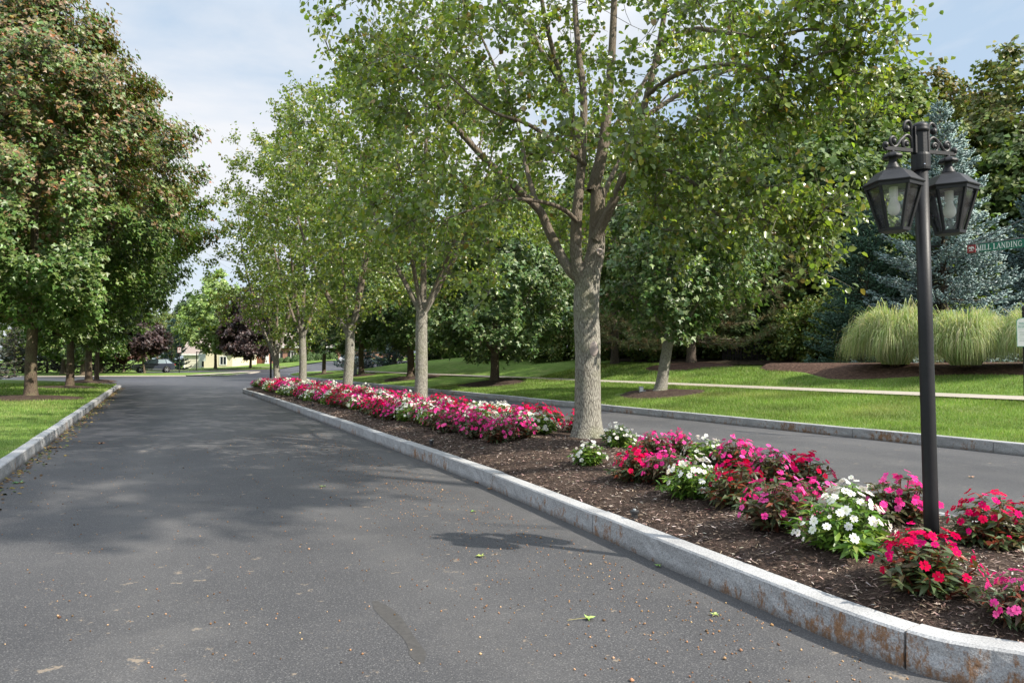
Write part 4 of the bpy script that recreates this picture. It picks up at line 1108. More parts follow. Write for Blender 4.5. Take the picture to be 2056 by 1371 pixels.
# cream house with a garage
hx = (372-1028)/FPX*113
house = thing('house', 'cream single-storey house with brown roof and garage behind the lime tree', 'house', (hx, 113, H(hx, 113)-.2))
MB().prism([(-.3, 0), (3.6, 0), (3.6, 2.7), (-.3, 2.7)], 0, 9).build('garage_wall', CREAM, house)
m = MB(); m.prism([(3.62, 0), (8.0, 0), (8.0, 2.7), (5.81, 4.5), (3.62, 2.7)], -1.6, 9); m.build('gable_wall', CREAM, house)
gable_roof('garage_roof', -.3, 3.4, 0, 9, 2.75, 6.3, SHINGLE, house, 'x')
gable_roof('gable_roof', 3.62, 8.0, -1.6, 7, 2.75, 4.6, SHINGLE, house, 'y', .4)
rk_ = MB()
rk_.add([(3.2, -2.05, 2.35), (5.81, -2.05, 4.5), (5.81, -2.05, 4.75), (3.2, -2.05, 2.6), (8.42, -2.05, 2.35), (8.42, -2.05, 2.6), (3.2, -1.99, 2.35), (5.81, -1.99, 4.5), (5.81, -1.99, 4.75), (3.2, -1.99, 2.6), (8.42, -1.99, 2.35), (8.42, -1.99, 2.6)],
         q=[(0, 1, 2, 3), (1, 4, 5, 2), (6, 9, 8, 7), (7, 8, 11, 10), (3, 2, 8, 9), (2, 5, 11, 8), (0, 6, 7, 1), (1, 7, 10, 4)])
rk_.build('fascia', WHITE, house)
MB().box((1.6, -.37, 2.5), (4.2, .06, .2)).build('gutter', WHITE, house)
gd = MB()
for k in range(4): gd.box((1.15, -.03, .27+k*.5), (2.3, .05, .47))
gd.build('garage_door', GARAGE, house)
fr = MB(); fr.box((-.1, -.05, 1.05), (.16, .12, 2.1)); fr.box((2.4, -.05, 1.05), (.16, .12, 2.1)); fr.box((1.15, -.05, 2.2), (2.66, .12, .18)); fr.build('door_frame', WHITE, house)
window(house, 3.0, -.0, .55, .75, 1.55)
window(house, 6.6, -1.6, .9, .9, 1.3)
# brick building
bx0 = (466-1028)/FPX*130
bz = H(-40, 130)-.15
brick = thing('brick_building', 'long low brick building with white-framed windows and brown double door', 'building', (bx0, 130, bz))
MB().prism([(0, 0), (30, 0), (30, 3.3), (0, 3.3)], 0, 11).build('wall', BRICK, brick)
gable_roof('roof', 0, 30, 0, 11, 3.35, 7.2, SHINGLE, brick, 'x', .5)
MB().box((15, -.56, 3.0), (31, .08, .3)).build('fascia', WHITE, brick)
dxp = (521-466)/FPX*130
d_ = MB(); d_.box((dxp-.42, -.04, 1.15), (.8, .07, 2.3)); d_.box((dxp+.42, -.04, 1.15), (.8, .07, 2.3))
for sx in (-.42, .42):
    for z in (.55, 1.55): d_.box((dxp+sx, -.085, z), (.5, .02, .75))
dr = d_.build('door', DOORWOOD, brick)
MB().ball((dxp+.08, -.12, 1.05), .05).build('handle', WHITE, dr)
for sx in (-1.45, 1.45):
    c = MB(); c.box((dxp+sx, -.25, 1.4), (.42, .42, 2.6)); c.box((dxp+sx, -.25, .1), (.6, .6, .25)); c.box((dxp+sx, -.25, 2.8), (.6, .6, .2)); c.build('column', WHITE, brick)
for px in (480, 494, 556, 590, 607, 643, 662):
    window(brick, (px-466)/FPX*130, 0, .55, .95, 1.7, px != 494)
# beige wall of a house seen through the wood
hx2 = (905-1028)/FPX*100
hb = thing('house', 'beige house wall glimpsed between dark trunks on the hill', 'house', (hx2, 101, HRxy(hx2, 101)-.4))
MB().prism([(-4, -1.5), (4.4, -1.5), (4.4, 2.3), (-4, 2.3)], 0, 6).build('wall', CREAM, hb)
gable_roof('roof', -4, 4.4, 0, 6, 2.35, 4.6, SHINGLE, hb, 'x', .35)
window(hb, 2.6, 0, .6, .9, 1.2)

# clipped shrubs in front of the buildings
bush = thing('clipped_bush', 'rounded green bush left of the brick building door', 'bush', Vector((bx0+3.5, 127.6, bz+.1)), 0, 'clipped bushes before the buildings')
g = np.random.default_rng(33)
n = 1500
u = unit(g.normal(0, 1, (n, 3))); u[:, 2] = abs(u[:, 2])
Pn = u*np.array([.75, .75, .9])*g.uniform(.75, 1.05, (n, 1))
V, Fs, kk = leaves_np(Pn, u+g.normal(0, .4, (n, 3)), g.normal(0, 1, (n, 3)), np.full(n, .17), PATCH_T)
link_mesh('foliage', V, Fs, WOODLEAF, bush, np.repeat(colours(g, n, [(.06, .11, .03), (.09, .14, .045)], None, .3), kk, 0))
mb_ = MB()
for k in range(5): mb_.tube([(0, 0, -.1), (.3*math.cos(k*1.3), .3*math.sin(k*1.3), .5)], [.03, .015], 5)
mb_.build('stem', BARK3, bush)
REDB = plain('red-brown foliage', (.1, .05, .04), .9)
for px, Y, sc, lab in ((455, 121, 1.5, 'big rounded blue-green bush at the cream house corner'), (470, 126, .9, 'small pale bush beside the cream house corner bush'), (487, 126, .8, 'small round bush under the left brick windows'), (497, 127, .8, 'small round bush just left of the white door columns'),
                       (565, 126, .9, 'low pale bush right of the brick doorway'), (578, 126, 1.0, 'green bush under the second brick window pair'), (596, 126, 1.3, 'bright green bush between the third and fourth pear trunks'),
                       (624, 127, 1.6, 'large brownish round bush before the brick wall'), (642, 127, 1.3, 'brownish round bush right of the largest one'), (655, 127, 1.3, 'round bush at the right end of the brick bushes'), (667, 127, 1.3, 'last round bush before the third pear trunk')):
    x = (px-1028)/FPX*Y
    dup(bush, Vector((x, Y, H(x, Y)+.1)), px, sc, lab)

# cars
TYRE = plain('tyre rubber', (.015, .015, .016), .85)
RIM = plain('alloy rim', (.55, .55, .57), .3, metal=.8)
LAMP_CLEAR = plain('headlight lens', (.7, .72, .75), .15, spec=.8)
LAMP_RED = plain('tail light lens', (.35, .015, .012), .2)
PLATE = plain('yellow plate', (.75, .50, .06), .5)
CARGLASS = plain('car glass', (.20, .25, .27), .06, spec=1.0)
CHROME = plain('bright trim', (.6, .6, .62), .2, metal=.9)
def car(name, label, loc, rz, paint, rear_plate=False):
    t = thing(name, label, 'car', loc, rz)
    # side profile (x forward = -x), lower body with wheel arches
    def arch(cx):
        return [(cx+.43*math.cos(a), .36+.43*math.sin(a)) for a in np.linspace(0, math.pi, 9)]
    low = [(-2.32, .35), (-2.36, .62), (-2.30, .80), (-2.05, .98), (-1.25, 1.08), (-.85, 1.10), (1.9, 1.14), (2.28, 1.08), (2.36, .75), (2.34, .38), (2.05, .30)]
    low += arch(1.42)+[(.9, .24), (-.9, .24)]+arch(-1.42)+[(-1.98, .28)]
    n = len(low)
    V, q, secs = [], [], [(-.93, .965), (-.90, 1.0), (-.6, 1.0), (.6, 1.0), (.90, 1.0), (.93, .965)]
    for y, k in secs:
        V += [(x*(1 if abs(y) < .85 else .985), y*(1 if z > .5 else .985), .66+(z-.66)*k) for x, z in low]
    for j in range(len(secs)-1):
        q += [(j*n+i, j*n+(i+1) % n, (j+1)*n+(i+1) % n, (j+1)*n+i) for i in range(n)]
    MB().add(V, q=q, ng=[tuple(range(n-1, -1, -1)), tuple((len(secs)-1)*n+i for i in range(n))]).build('body', paint, t, bevel=.03)
    def cab(poly, wb, wt, name, mat, zt):
        z0, z1 = min(z for _, z in poly), zt
        V = []
        for s in (-1, 1):
            V += [(x, s*(wb+(wt-wb)*(z-z0)/(z1-z0)), z) for x, z in poly]
        k = len(poly)
        return MB().add(V, q=[(i, (i+1) % k, k+(i+1) % k, k+i) for i in range(k)], ng=[tuple(range(k-1, -1, -1)), tuple(range(k, 2*k))]).build(name, mat, t, bevel=.02)
    cab([(-.95, 1.08), (-.12, 1.60), (1.5, 1.62), (2.12, 1.12)], .86, .68, 'windows', CARGLASS, 1.62)
    cab([(-.25, 1.585), (.2, 1.66), (1.3, 1.69), (1.68, 1.60), (1.5, 1.56), (.1, 1.56)], .70, .66, 'roof', paint, 1.69)
    for s in (-1, 1):
        for pts in ([(-1.0, 1.09), (-.15, 1.60)], [(.36, 1.10), (.42, 1.60)], [(1.36, 1.12), (1.30, 1.60)], [(2.14, 1.12), (1.52, 1.61)]):
            MB().tube([(x, s*(.875-.20*(z-1.08)/.54), z) for x, z in pts], [.045, .035], 6).build('pillar', paint, t)
        MB().box((-.72, s*.98, 1.13), (.16, .18, .12)).build('mirror', paint, t, bevel=.03)
        tr = MB(); tr.box((0, s*.935, .42), (1.7, .03, .05)); tr.build('side_trim', CHROME, t)
        hl_ = MB(); hl_.add([(-2.33, s*.55, .70), (-2.22, s*.90, .72), (-1.95, s*.935, .86), (-2.20, s*.62, .90), (-2.20, s*.55, .70), (-2.1, s*.85, .72), (-1.9, s*.90, .86), (-2.1, s*.6, .90)], q=[(0, 1, 2, 3), (7, 6, 5, 4), (0, 4, 5, 1), (1, 5, 6, 2), (2, 6, 7, 3), (3, 7, 4, 0)]).build('headlight', LAMP_CLEAR, t)
        tl_ = MB(); tl_.box((2.27, s*.70, .98), (.16, .44, .14)); tl_.build('taillight', LAMP_RED, t, bevel=.02)
        for xw in (-1.42, 1.42):
            ty = MB().lathe([(.20, -.11), (.32, -.115), (.36, -.08), (.365, 0), (.36, .08), (.32, .115), (.20, .11)], 24)
            w = ty.build('wheel', TYRE, t, smooth=True)
            w.location = (xw, s*.83, .365); w.rotation_euler = (R(90), 0, 0)
            rm = MB().lathe([(.23, -.10), (.235, .10)], 20)
            rm.lathe([(.07, -.125), (.07, .125)], 10)
            for k in range(5):
                a = k*2*math.pi/5
                rm.box((.13*math.cos(a), .13*math.sin(a), 0), (.22, .055, .235), a)
            rm.build('rim', RIM, w)
    gr = MB(); 
    for k in range(3): gr.box((-2.345, 0, .56+k*.09), (.04, 1.0, .05))
    gr.build('grille', CHROME, t)
    MB().box((-2.38, 0, .46), (.02, .32, .16)).build('license_plate', PLATE, t)
    MB().box((2.375, 0, .80), (.02, .32, .16)).build('license_plate', PLATE, t)
    return t
PAINT_K = plain('black car paint', (.03, .035, .05), .12, spec=1.0)
PAINT_S = plain('silver car paint', (.55, .56, .58), .25, spec=.6)
cx = (306-1028)/FPX*87
grid_mesh('road', np.linspace(-46.7, -26, 12), np.linspace(84.4, 93.7, 8), lambda x, y: (x, y, H(x, y)+.03), ASPHALT)
car('parked_car', 'black sport utility car parked behind a thin purple tree', (cx, 87.2, H(cx, 87.2)+.04), R(33), PAINT_K)
cx = (716-1028)/FPX*101
car('parked_car', 'silver sport utility car half hidden behind the third pear trunk', (cx, 101, H(cx, 101)+.01), R(172), PAINT_S)
# ------------------------------------------------------------------ twin-lantern street lamps
def glass_mat():
    m, nt = new_mat('dusty lantern glass')
    tcn = nd(nt, 'ShaderNodeTexCoord')
    n1 = nd(nt, 'ShaderNodeTexNoise', {'Vector': tcn.outputs['Object'], 'Scale': 9.0, 'Detail': 5.0, 'Roughness': .6})
    tr = nd(nt, 'ShaderNodeBsdfTransparent', {'Color': (.98, .985, .985, 1)})
    gl = nd(nt, 'ShaderNodeBsdfGlossy', {'Color': (1, 1, 1, 1), 'Roughness': .05})
    d1 = nd(nt, 'ShaderNodeBsdfDiffuse', {'Color': (.72, .75, .80, 1)})
    d2 = nd(nt, 'ShaderNodeBsdfTranslucent', {'Color': (.72, .75, .80, 1)})
    df = nd(nt, 'ShaderNodeMixShader', {0: .5, 1: d1.outputs[0], 2: d2.outputs[0]})
    fr = nd(nt, 'ShaderNodeFresnel', {'IOR': 1.6})
    a = nd(nt, 'ShaderNodeMixShader', {0: ramp(nt, n1.outputs[0], [(.40, .02), (.78, .16)]), 1: tr.outputs[0], 2: df.outputs[0]})
    b = nd(nt, 'ShaderNodeMixShader', {0: fr.outputs[0], 1: a.outputs[0], 2: gl.outputs[0]})
    finish(nt, b.outputs[0])
    return m
LGLASS = glass_mat()
BULB = plain('opal bulb glass', (.92, .91, .88), .25, spec=.5)
SOCKET = plain('white lamp socket', (.72, .71, .68), .5)
def spiral(cx, cz, r0, r1, a0, a1, n=16):
    return [(cx+(r0+(r1-r0)*k/n)*math.cos(a0+(a1-a0)*k/n), cz+(r0+(r1-r0)*k/n)*math.sin(a0+(a1-a0)*k/n)) for k in range(n+1)]
def make_lamp(label, loc, ang):
    t = thing('street_lamp', label, 'street lamp', loc, ang, 'twin-lantern lamps on the island')
    z0 = -.12
    post = MB().lathe([(.052, z0), (.052, .3), (.0505, 1.5), (.049, 2.72)], 24)
    post.build('post', BLACK, t, smooth=True)
    c = MB().lathe([(.049, 2.665), (.064, 2.67), (.066, 2.685), (.066, 2.775), (.062, 2.79), (.05, 2.795)], 24)
    c.build('collar', BLACK, t)
    MB().lathe([(.052, 2.79), (.052, 2.955)], 8, twist=R(22.5)).build('post_head', BLACK, t, bevel=.004)
    MB().lathe([(.05, 2.945), (.062, 2.95), (.064, 2.965), (.058, 2.975), (.061, 2.985), (.056, 3.0), (.035, 3.015), (.012, 3.02), (.001, 3.021)], 20).build('cap', BLACK, t, smooth=True)
    bolt = MB()
    for k in range(3):
        a = 2.2+k*2.09; bolt.ball((.066*math.cos(a), .066*math.sin(a), 2.70), .007, 8, 4)
    bolt.build('bolt', CHROME, t)
    for sg in (-1, 1):
        b = MB()
        def tb(pts, rad=.0115):
            b.tube([(sg*x, 0, z+.04) for x, z in pts], [rad]*len(pts), 8)
        b.box((sg*.19, 0, 2.81), (.28, .022, .026))
        b.box((sg*.062, 0, 2.885), (.016, .05, .19))
        tb(spiral(.325, 2.785, .022, .018, -1.57, 1.8, 8)); b.ball((sg*.332, 0, 2.835), .024)
        # S scroll lying on the bar, then the small upper hook
        s1 = spiral(.150, 2.815, .012, .038, 3.2, 3.2+6.0, 16)
        arch = [tuple(p) for p in catmull([(.188, 2.80), (.195, 2.83), (.165, 2.875), (.125, 2.885), (.095, 2.86), (.085, 2.80)], 5)]
        tb(spiral(.135, 2.812, .010, .036, 4.0, -1.2, 14)); tb([tuple(p) for p in catmull([(.168, 2.795), (.172, 2.83), (.150, 2.868), (.115, 2.875), (.085, 2.845), (.078, 2.79)], 5)])
        tb([tuple(p) for p in catmull([(.150, 2.868), (.19, 2.835), (.225, 2.795), (.255, 2.785), (.282, 2.805), (.285, 2.838), (.262, 2.855), (.24, 2.84), (.245, 2.815)], 6)])
        b.ball((sg*.255, 0, 2.866), .022); b.ball((sg*.135, 0, 2.852), .018)
        tb([tuple(p) for p in catmull([(.078, 2.78), (.080, 2.88), (.084, 2.945), (.105, 2.978), (.135, 2.972), (.152, 2.94), (.145, 2.912), (.122, 2.905)], 6)])
        b.ball((sg*.130, 0, 2.965), .026)
        b.build('bracket', BLACK, t, smooth=False)
        # lantern hanging under the bar
        L = bpy.data.objects.new('lantern', None); COL.objects.link(L); L.parent = t; L.location = (sg*.268, 0, 0)
        h0, h1 = R(0), 0
        rz = -ang-R(26)                      # one pane faces the near lane
        L.rotation_euler = (0, 0, rz)
        zt, zb, rt, rb = 2.538, 2.228, .186, .094
        hexa = [R(60)*k+R(0) for k in range(6)]
        fr = MB()
        for a in hexa:
            p0 = Vector((rb*math.cos(a), rb*math.sin(a), zb)); p1 = Vector((rt*math.cos(a), rt*math.sin(a), zt))
            fr.tube([p0, p1], [.011, .013], 4)
        for z, r, hh in ((zb, rb, .022), (zt, rt, .026)):
            fr.lathe([(r+.012, z-hh/2), (r+.014, z+hh/2), (r-.012, z+hh/2), (r-.012, z-hh/2), (r+.012, z-hh/2)], 6, caps=False)
        fr.lathe([(.001, zb-.014), (rb-.005, zb-.012), (rb-.005, zb-.006)], 6)
        fr.build('cage', BLACK, L)
        MB().lathe([(rt+.002, zt+.01), (.210, zt+.012), (.214, zt+.022), (.202, zt+.032), (.165, zt+.062), (.125, zt+.10), (.085, zt+.118), (.06, zt+.125)], 6).build('hood', BLACK, L, bevel=.003)
        nk = MB().lathe([(.052, zt+.12), (.049, zt+.135), (.038, zt+.155), (.028, zt+.175), (.025, zt+.215), (.03, zt+.22)], 16)
        nk.lathe([(.02, zt+.205), (.060, zt+.203), (.067, zt+.211), (.055, zt+.230), (.034, zt+.243), (.016, zt+.25), (.012, 2.80)], 24, flute=lambda i, k: 1.0 if k in (0, 5, 6) else (1.08 if i % 3 else .88))
        nk.build('finial', BLACK, L, smooth=True)
        for k in range(6):
            a, b_ = hexa[k], hexa[(k+1) % 6]
            g_ = MB(); f = .93
            V = [(rb*math.cos(a)*f, rb*math.sin(a)*f, zb+.012), (rb*math.cos(b_)*f, rb*math.sin(b_)*f, zb+.012), (rt*math.cos(b_)*f, rt*math.sin(b_)*f, zt-.012), (rt*math.cos(a)*f, rt*math.sin(a)*f, zt-.012)]
            g_.add(V, q=[(0, 1, 2, 3)]).build('pane', LGLASS, L)
        so_ = MB().lathe([(.001, 2.533), (.030, 2.533), (.030, 2.465), (.028, 2.460), (.001, 2.459)], 16); so_.build('socket', SOCKET, L, smooth=False)
        bu = MB().lathe([(.001, 2.335), (.018, 2.337), (.034, 2.347), (.043, 2.367), (.045, 2.385), (.042, 2.405), (.033, 2.427), (.026, 2.445), (.025, 2.463)], 20)
        bu.build('bulb', BULB, L, smooth=True)
    return t
lx, ly = G(1871, 1089, .33)[:2]
LAMP_ANG = R(17)
lamp = make_lamp('black lamp post with two glass lanterns in the front of the flower bed', (lx, ly, .33), LAMP_ANG)
lamp.scale = (.865, .865, .912)
lamp.rotation_euler = (0, R(-.9), LAMP_ANG)
l2 = P(46.0-1.5, -.25)
lamp2 = dup(lamp, (l2.x, l2.y, MZ(l2.x, l2.y)), LAMP_ANG+R(12), 1.1, 'small distant black lamp with lanterns at the far tip of the island')
lamp2.location.x, lamp2.location.y = (544-1028)/FPX*41.5, 41.5

# ------------------------------------------------------------------ lettered signs
GLY = {  # strokes: polylines with a width, in a box 1 high
 'M': (.95, [([(.12, 0), (.14, 1)], .06), ([(.12, 1), (.46, .04)], .13), ([(.46, .04), (.80, 1)], .06), ([(.80, 1), (.82, 0)], .14), ([(.02, .02), (.24, .02)], .05), ([(.68, .02), (.95, .02)], .05), ([(.0, .98), (.2, .98)], .05), ([(.76, .98), (.95, .98)], .05)]),
 'I': (.38, [([(.19, 0), (.19, 1)], .14), ([(.03, .02), (.35, .02)], .05), ([(.03, .98), (.35, .98)], .05)]),
 'L': (.62, [([(.17, 0), (.17, 1)], .14), ([(.02, .98), (.33, .98)], .05), ([(.02, .03), (.58, .03)], .06), ([(.57, 0), (.60, .28)], .06)]),
 'A': (.78, [([(.10, 0), (.39, 1)], .06), ([(.39, 1), (.68, 0)], .14), ([(.2, .34), (.58, .34)], .05), ([(0, .02), (.22, .02)], .05), ([(.54, .02), (.80, .02)], .05)]),
 'N': (.82, [([(.13, 0), (.13, 1)], .06), ([(.12, 1), (.68, .02)], .14), ([(.68, 0), (.68, 1)], .06), ([(.02, .02), (.25, .02)], .05), ([(.56, .98), (.80, .98)], .05)]),
 'D': (.78, [([(.17, 0), (.17, 1)], .14), ([(.03, .98), (.4, .98), (.6, .86), (.68, .5), (.6, .14), (.4, .02), (.03, .02)], .08), ([(.60, .84), (.68, .5), (.60, .16)], .14)]),
 'G': (.82, [([(.68, .80), (.55, .95), (.38, .98), (.18, .84), (.10, .5), (.18, .16), (.40, .02), (.58, .05), (.68, .14), (.68, .40)], .09), ([(.17, .82), (.10, .5), (.17, .18)], .13), ([(.52, .42), (.80, .42)], .05)]),
 'P': (.66, [([(.17, 0), (.17, 1)], .13), ([(.05, .97), (.4, .97), (.57, .86), (.57, .62), (.4, .5), (.17, .5)], .08), ([(.03, .02), (.33, .02)], .05)]),
 'R': (.74, [([(.17, 0), (.17, 1)], .13), ([(.05, .97), (.4, .97), (.57, .86), (.57, .64), (.4, .52), (.17, .52)], .08), ([(.36, .5), (.68, 0)], .12), ([(.03, .02), (.3, .02)], .05)]),
 'V': (.76, [([(.08, 1), (.38, 0)], .13), ([(.38, 0), (.68, 1)], .06), ([(0, .98), (.2, .98)], .05), ([(.57, .98), (.78, .98)], .05)]),
 'T': (.68, [([(.34, 0), (.34, 1)], .14), ([(.03, .96), (.65, .96)], .07), ([(.2, .02), (.48, .02)], .05)]),
 'E': (.66, [([(.17, 0), (.17, 1)], .13), ([(.05, .97), (.58, .97)], .07), ([(.17, .52), (.48, .52)], .06), ([(.05, .03), (.6, .03)], .07)]),
 'O': (.84, [([(.42, .98), (.2, .86), (.11, .5), (.2, .14), (.42, .02), (.64, .14), (.73, .5), (.64, .86), (.42, .98)], .10)]),
 'Y': (.74, [([(.06, 1), (.37, .5)], .12), ([(.68, 1), (.37, .5)], .06), ([(.37, .5), (.37, 0)], .13), ([(.22, .02), (.52, .02)], .05)])}
def strokes(m, items, y, th=.003):
    """flat raised strokes in the local xz plane, front face at -y side"""
    for pts, w in items:
        for (x0, z0), (x1, z1) in zip(pts[:-1], pts[1:]):
            dx, dz = x1-x0, z1-z0; l = math.hypot(dx, dz)+1e-9
            ex, ez = dx/l*w*.3, dz/l*w*.3
            nx, nz = -dz/l*w/2, dx/l*w/2
            q = [(x0-ex+nx, z0-ez+nz), (x0-ex-nx, z0-ez-nz), (x1+ex-nx, z1+ez-nz), (x1+ex+nx, z1+ez+nz)]
            m.prism(q, y-th, y)
def text(s, h, x0, z0, y, width=None):
    adv = sum(.36 if c == ' ' else GLY[c][0]+.07 for c in s)
    k = h if width is None else width/adv
    x, items = x0, []
    for c in s:
        if c == ' ': x += .36*k; continue
        for pts, w in GLY[c][1]:
            items.append(([(x+a*k, z0+b*h) for a, b in pts], w*min(k, h)))
        x += (GLY[c][0]+.07)*k
    m = MB(); strokes(m, items, y)
    return m
SIGNG = plain('green sign face', (.012, .135, .085), .45)
SIGNR = plain('dark red sign panel', (.20, .022, .025), .45)
WHITEP = plain('white sign paint', (.78, .78, .75), .5)
A_ = AT(1942, 509, 14.0); B_ = AT(2056, 497, 13.24)
u_ = Vector((B_.x-A_.x, B_.y-A_.y, 0)); span = u_.length; ang = math.atan2(u_.y, u_.x)
Ltot = span*1.16
px_ = A_+u_.normalized()*(Ltot+.12)
gz = HRxy(px_.x, px_.y)
sg = thing('street_sign', 'green street name sign with white lettering and a red emblem square', 'street sign', (px_.x, px_.y, gz), ang)
bz0, bh, bx = A_.z-gz, .155, -(Ltot+.12)
MB().box((bx+Ltot/2+.14*0+.11, 0, bz0+bh/2), (Ltot-.22+.22*.0, .018, bh)).build('name_plate', SIGNG, sg, bevel=.003)
MB().box((bx+.075-.0, 0, bz0+bh/2), (.148-.0, .020, bh)).build('emblem_panel', SIGNR, sg, bevel=.003)
em = MB()
its = [([(0, -.03), (.004, .012)], .010), ([(.004, .0), (.03, .02), (.045, .018)], .006), ([(.004, .0), (-.028, .018), (-.045, .012)], .006), ([(0, .01), (.012, .04)], .006), ([(0, .01), (-.016, .038)], .006), ([(-.03, -.035), (.03, -.035)], .006), ([(-.012, -.028), (-.035, -.03)], .006), ([(.01, -.028), (.035, -.028)], .006)]
g = np.random.default_rng(3)
for k in range(26):
    a = g.uniform(-.3, 3.5); r_ = g.uniform(.022, .05)
    x, z = r_*1.05*math.cos(a), .008+r_*.8*math.sin(a)
    its.append(([(x, z), (x+.007, z+.003)], .009))
strokes(em, [([(bx+.075+x, bz0+bh/2+z) for x, z in p], w) for p, w in its], -.0102)
em.build('emblem', WHITEP, sg)
text('MILL LANDING', bh*.66, bx+.17, bz0+bh*.18, -.0092, span-.185).build('lettering', WHITEP, sg)
po = MB().lathe([(.045, -.2), (.045, 3.7), (.05, 3.72), (.05, 3.78), (.03, 3.80), (.045, 3.86), (.04, 3.9), (.005, 3.95)], 14); po.build('post', BLACK, sg, smooth=False)
br_ = MB()
br_.tube([(bx+.0, 0, bz0+bh+.01), (0, 0, bz0+bh+.02)], [.010, .010], 6)
br_.tube([(bx+.04, 0, bz0+bh+.02), (-.02, 0, bz0+bh+.46)], [.009, .009], 6)
br_.tube([(bx+.40, 0, bz0+bh+.02), (bx+.78, 0, bz0+bh+.24)], [.007, .007], 6)
for cx_, sc_ in ((bx-.01, .045), (bx+.37, .04), (-.10, .05)):
    br_.tube([(x, 0, z) for x, z in spiral(cx_, bz0+bh+.055, sc_, .012, -1.2, 5.2, 18)], [.008]*19, 6)
br_.build('scroll_bracket', plain('grey wrought iron', (.07, .072, .075), .4), sg)
# white notice on a black post at the right edge
pn = on_right(2057.5, 12.9); pn.z = HRxy(pn.x, pn.y)
nz_ = math.atan2(pn.x, pn.y)
ns = thing('notice_sign', 'white arched notice on a black post beside the sidewalk at the right edge', 'notice sign', pn, -nz_)
zt_ = (728-638)/FPX*pn.y+CAMZ-pn.z; zb_ = (728-696)/FPX*pn.y+CAMZ-pn.z; wn_ = .155
MB().lathe([(.04, -.2), (.04, zt_+.10), (.05, zt_+.11), (.05, zt_+.14), (.028, zt_+.16), (.045, zt_+.20), (.05, zt_+.24), (.03, zt_+.29), (.006, zt_+.31)], 12).build('post', BLACK, ns)
def arch_outline(w, zb, zt, n=10):
    return [(-w, zb), (w, zb)]+[(w*math.cos(a), zt-.07+.07*math.sin(a)) for a in np.linspace(0, math.pi, n)]
MB().prism(arch_outline(wn_, zb_, zt_), -.065, -.045).build('panel_edge', plain('green panel edge', (.10, .35, .24), .5), ns)
MB().prism(arch_outline(wn_-.012, zb_+.012, zt_-.012), -.069, -.0655).build('panel', WHITEP, ns)
GREENINK = plain('green lettering', (.06, .34, .24), .5)
tm = text('PRIVATE', .055, -.105, zt_-.17, -.0695, .21); tm.build('lettering', GREENINK, ns)
tm = text('PROPERTY', .055, -.125, zt_-.25, -.0695, .25); tm.build('lettering', GREENINK, ns)
ln = MB()
for k, (z, w) in enumerate(((.29, .12), (.35, .10), (.39, .09), (.43, .10), (.485, .12), (.53, .09), (.57, .10))):
    ln.box((0, -.0705, zt_-z), (2*w, .002, .006 if k in (0, 4) else .014))
ln.build('fine_print', plain('grey print', (.45, .50, .47), .6), ns)
# square sign on a black post and a yard board across the junction
c = Vector(((360.5-1028)/FPX*84, 84, 0)); c.z = H(c.x, c.y)+.1
ps = thing('post_sign', 'small square pinkish sign on a slim black post near the black car', 'sign', c, 0)
MB().lathe([(.05, -.1), (.05, 3.1), (.07, 3.12), (.03, 3.2), (.05, 3.3), (.005, 3.38)], 10).build('post', BLACK, ps)
f_ = MB().box((0, -.07, 2.62), (.42, .03, .62)); f_.build('panel', WHITEP, ps)
b_ = MB()
for (x, z, sx, sz) in ((0, 2.62+.29, .42, .05), (0, 2.62-.29, .42, .05), (-.19, 2.62, .04, .53), (.19, 2.62, .04, .53)): b_.box((x, -.09, z), (sx, .012, sz))
b_.box((0, -.09, 2.72), (.22, .012, .14)); b_.box((-.07, -.09, 2.52), (.08, .012, .12)); b_.box((.07, -.09, 2.52), (.08, .012, .12))
b_.build('border', SIGNR, ps)
c = Vector(((400-1028)/FPX*95, 95, 0)); c.z = H(c.x, c.y)+.1
yb = thing('yard_board', 'pale board hanging from a dark post in front of the cream house', 'board', c, 0)
MB().box((-.33, 0, 1.15), (.09, .09, 2.5)).build('post', BLACK, yb)
MB().box((.28, 0, 2.32), (1.2, .06, .07)).build('arm', BLACK, yb)
MB().box((.38, 0, 1.62), (.95, .03, .95)).build('board', plain('pale board', (.45, .50, .42), .6, noise=.15, nscale=3), yb)
for x in (.05, .7): MB().tube([(x, 0, 2.1), (x, 0, 2.3)], [.01, .01], 5).build('hook', BLACK, yb)

# ------------------------------------------------------------------ small fixtures
GREYBOX = plain('grey utility plastic', (.33, .35, .36), .6)
q0 = on_right(711, 9.0)
ub = thing('utility_box', 'grey utility pedestal on the lawn by the silver car', 'utility box', q0)
MB().box((0, 0, .42), (.42, .42, .9)).build('cabinet', GREYBOX, ub, bevel=.03)
MB().prism([(-.26, .87), (.26, .87), (.22, .97), (-.22, .97)], -.26, .26).build('lid', GREYBOX, ub, bevel=.01)
MB().box((0, -.215, .5), (.30, .015, .5)).build('door', GREYBOX, ub)
q0 = on_right(1287, 8.75)
lf = thing('landscape_light', 'small grey light box in the mulch at the leaning maple', 'garden light', q0+Vector((0, 0, .08)))
MB().box((0, 0, .10), (.13, .15, .24)).build('housing', GREYBOX, lf, bevel=.012)
MB().box((.10, 0, .03), (.10, .10, .12)).build('stake', GREYBOX, lf)
MB().box((-.0, -.08, .12), (.10, .012, .12)).build('lens', LAMP_CLEAR, lf)
DARKP = plain('black plastic', (.02, .02, .022), .5)
sp0 = None
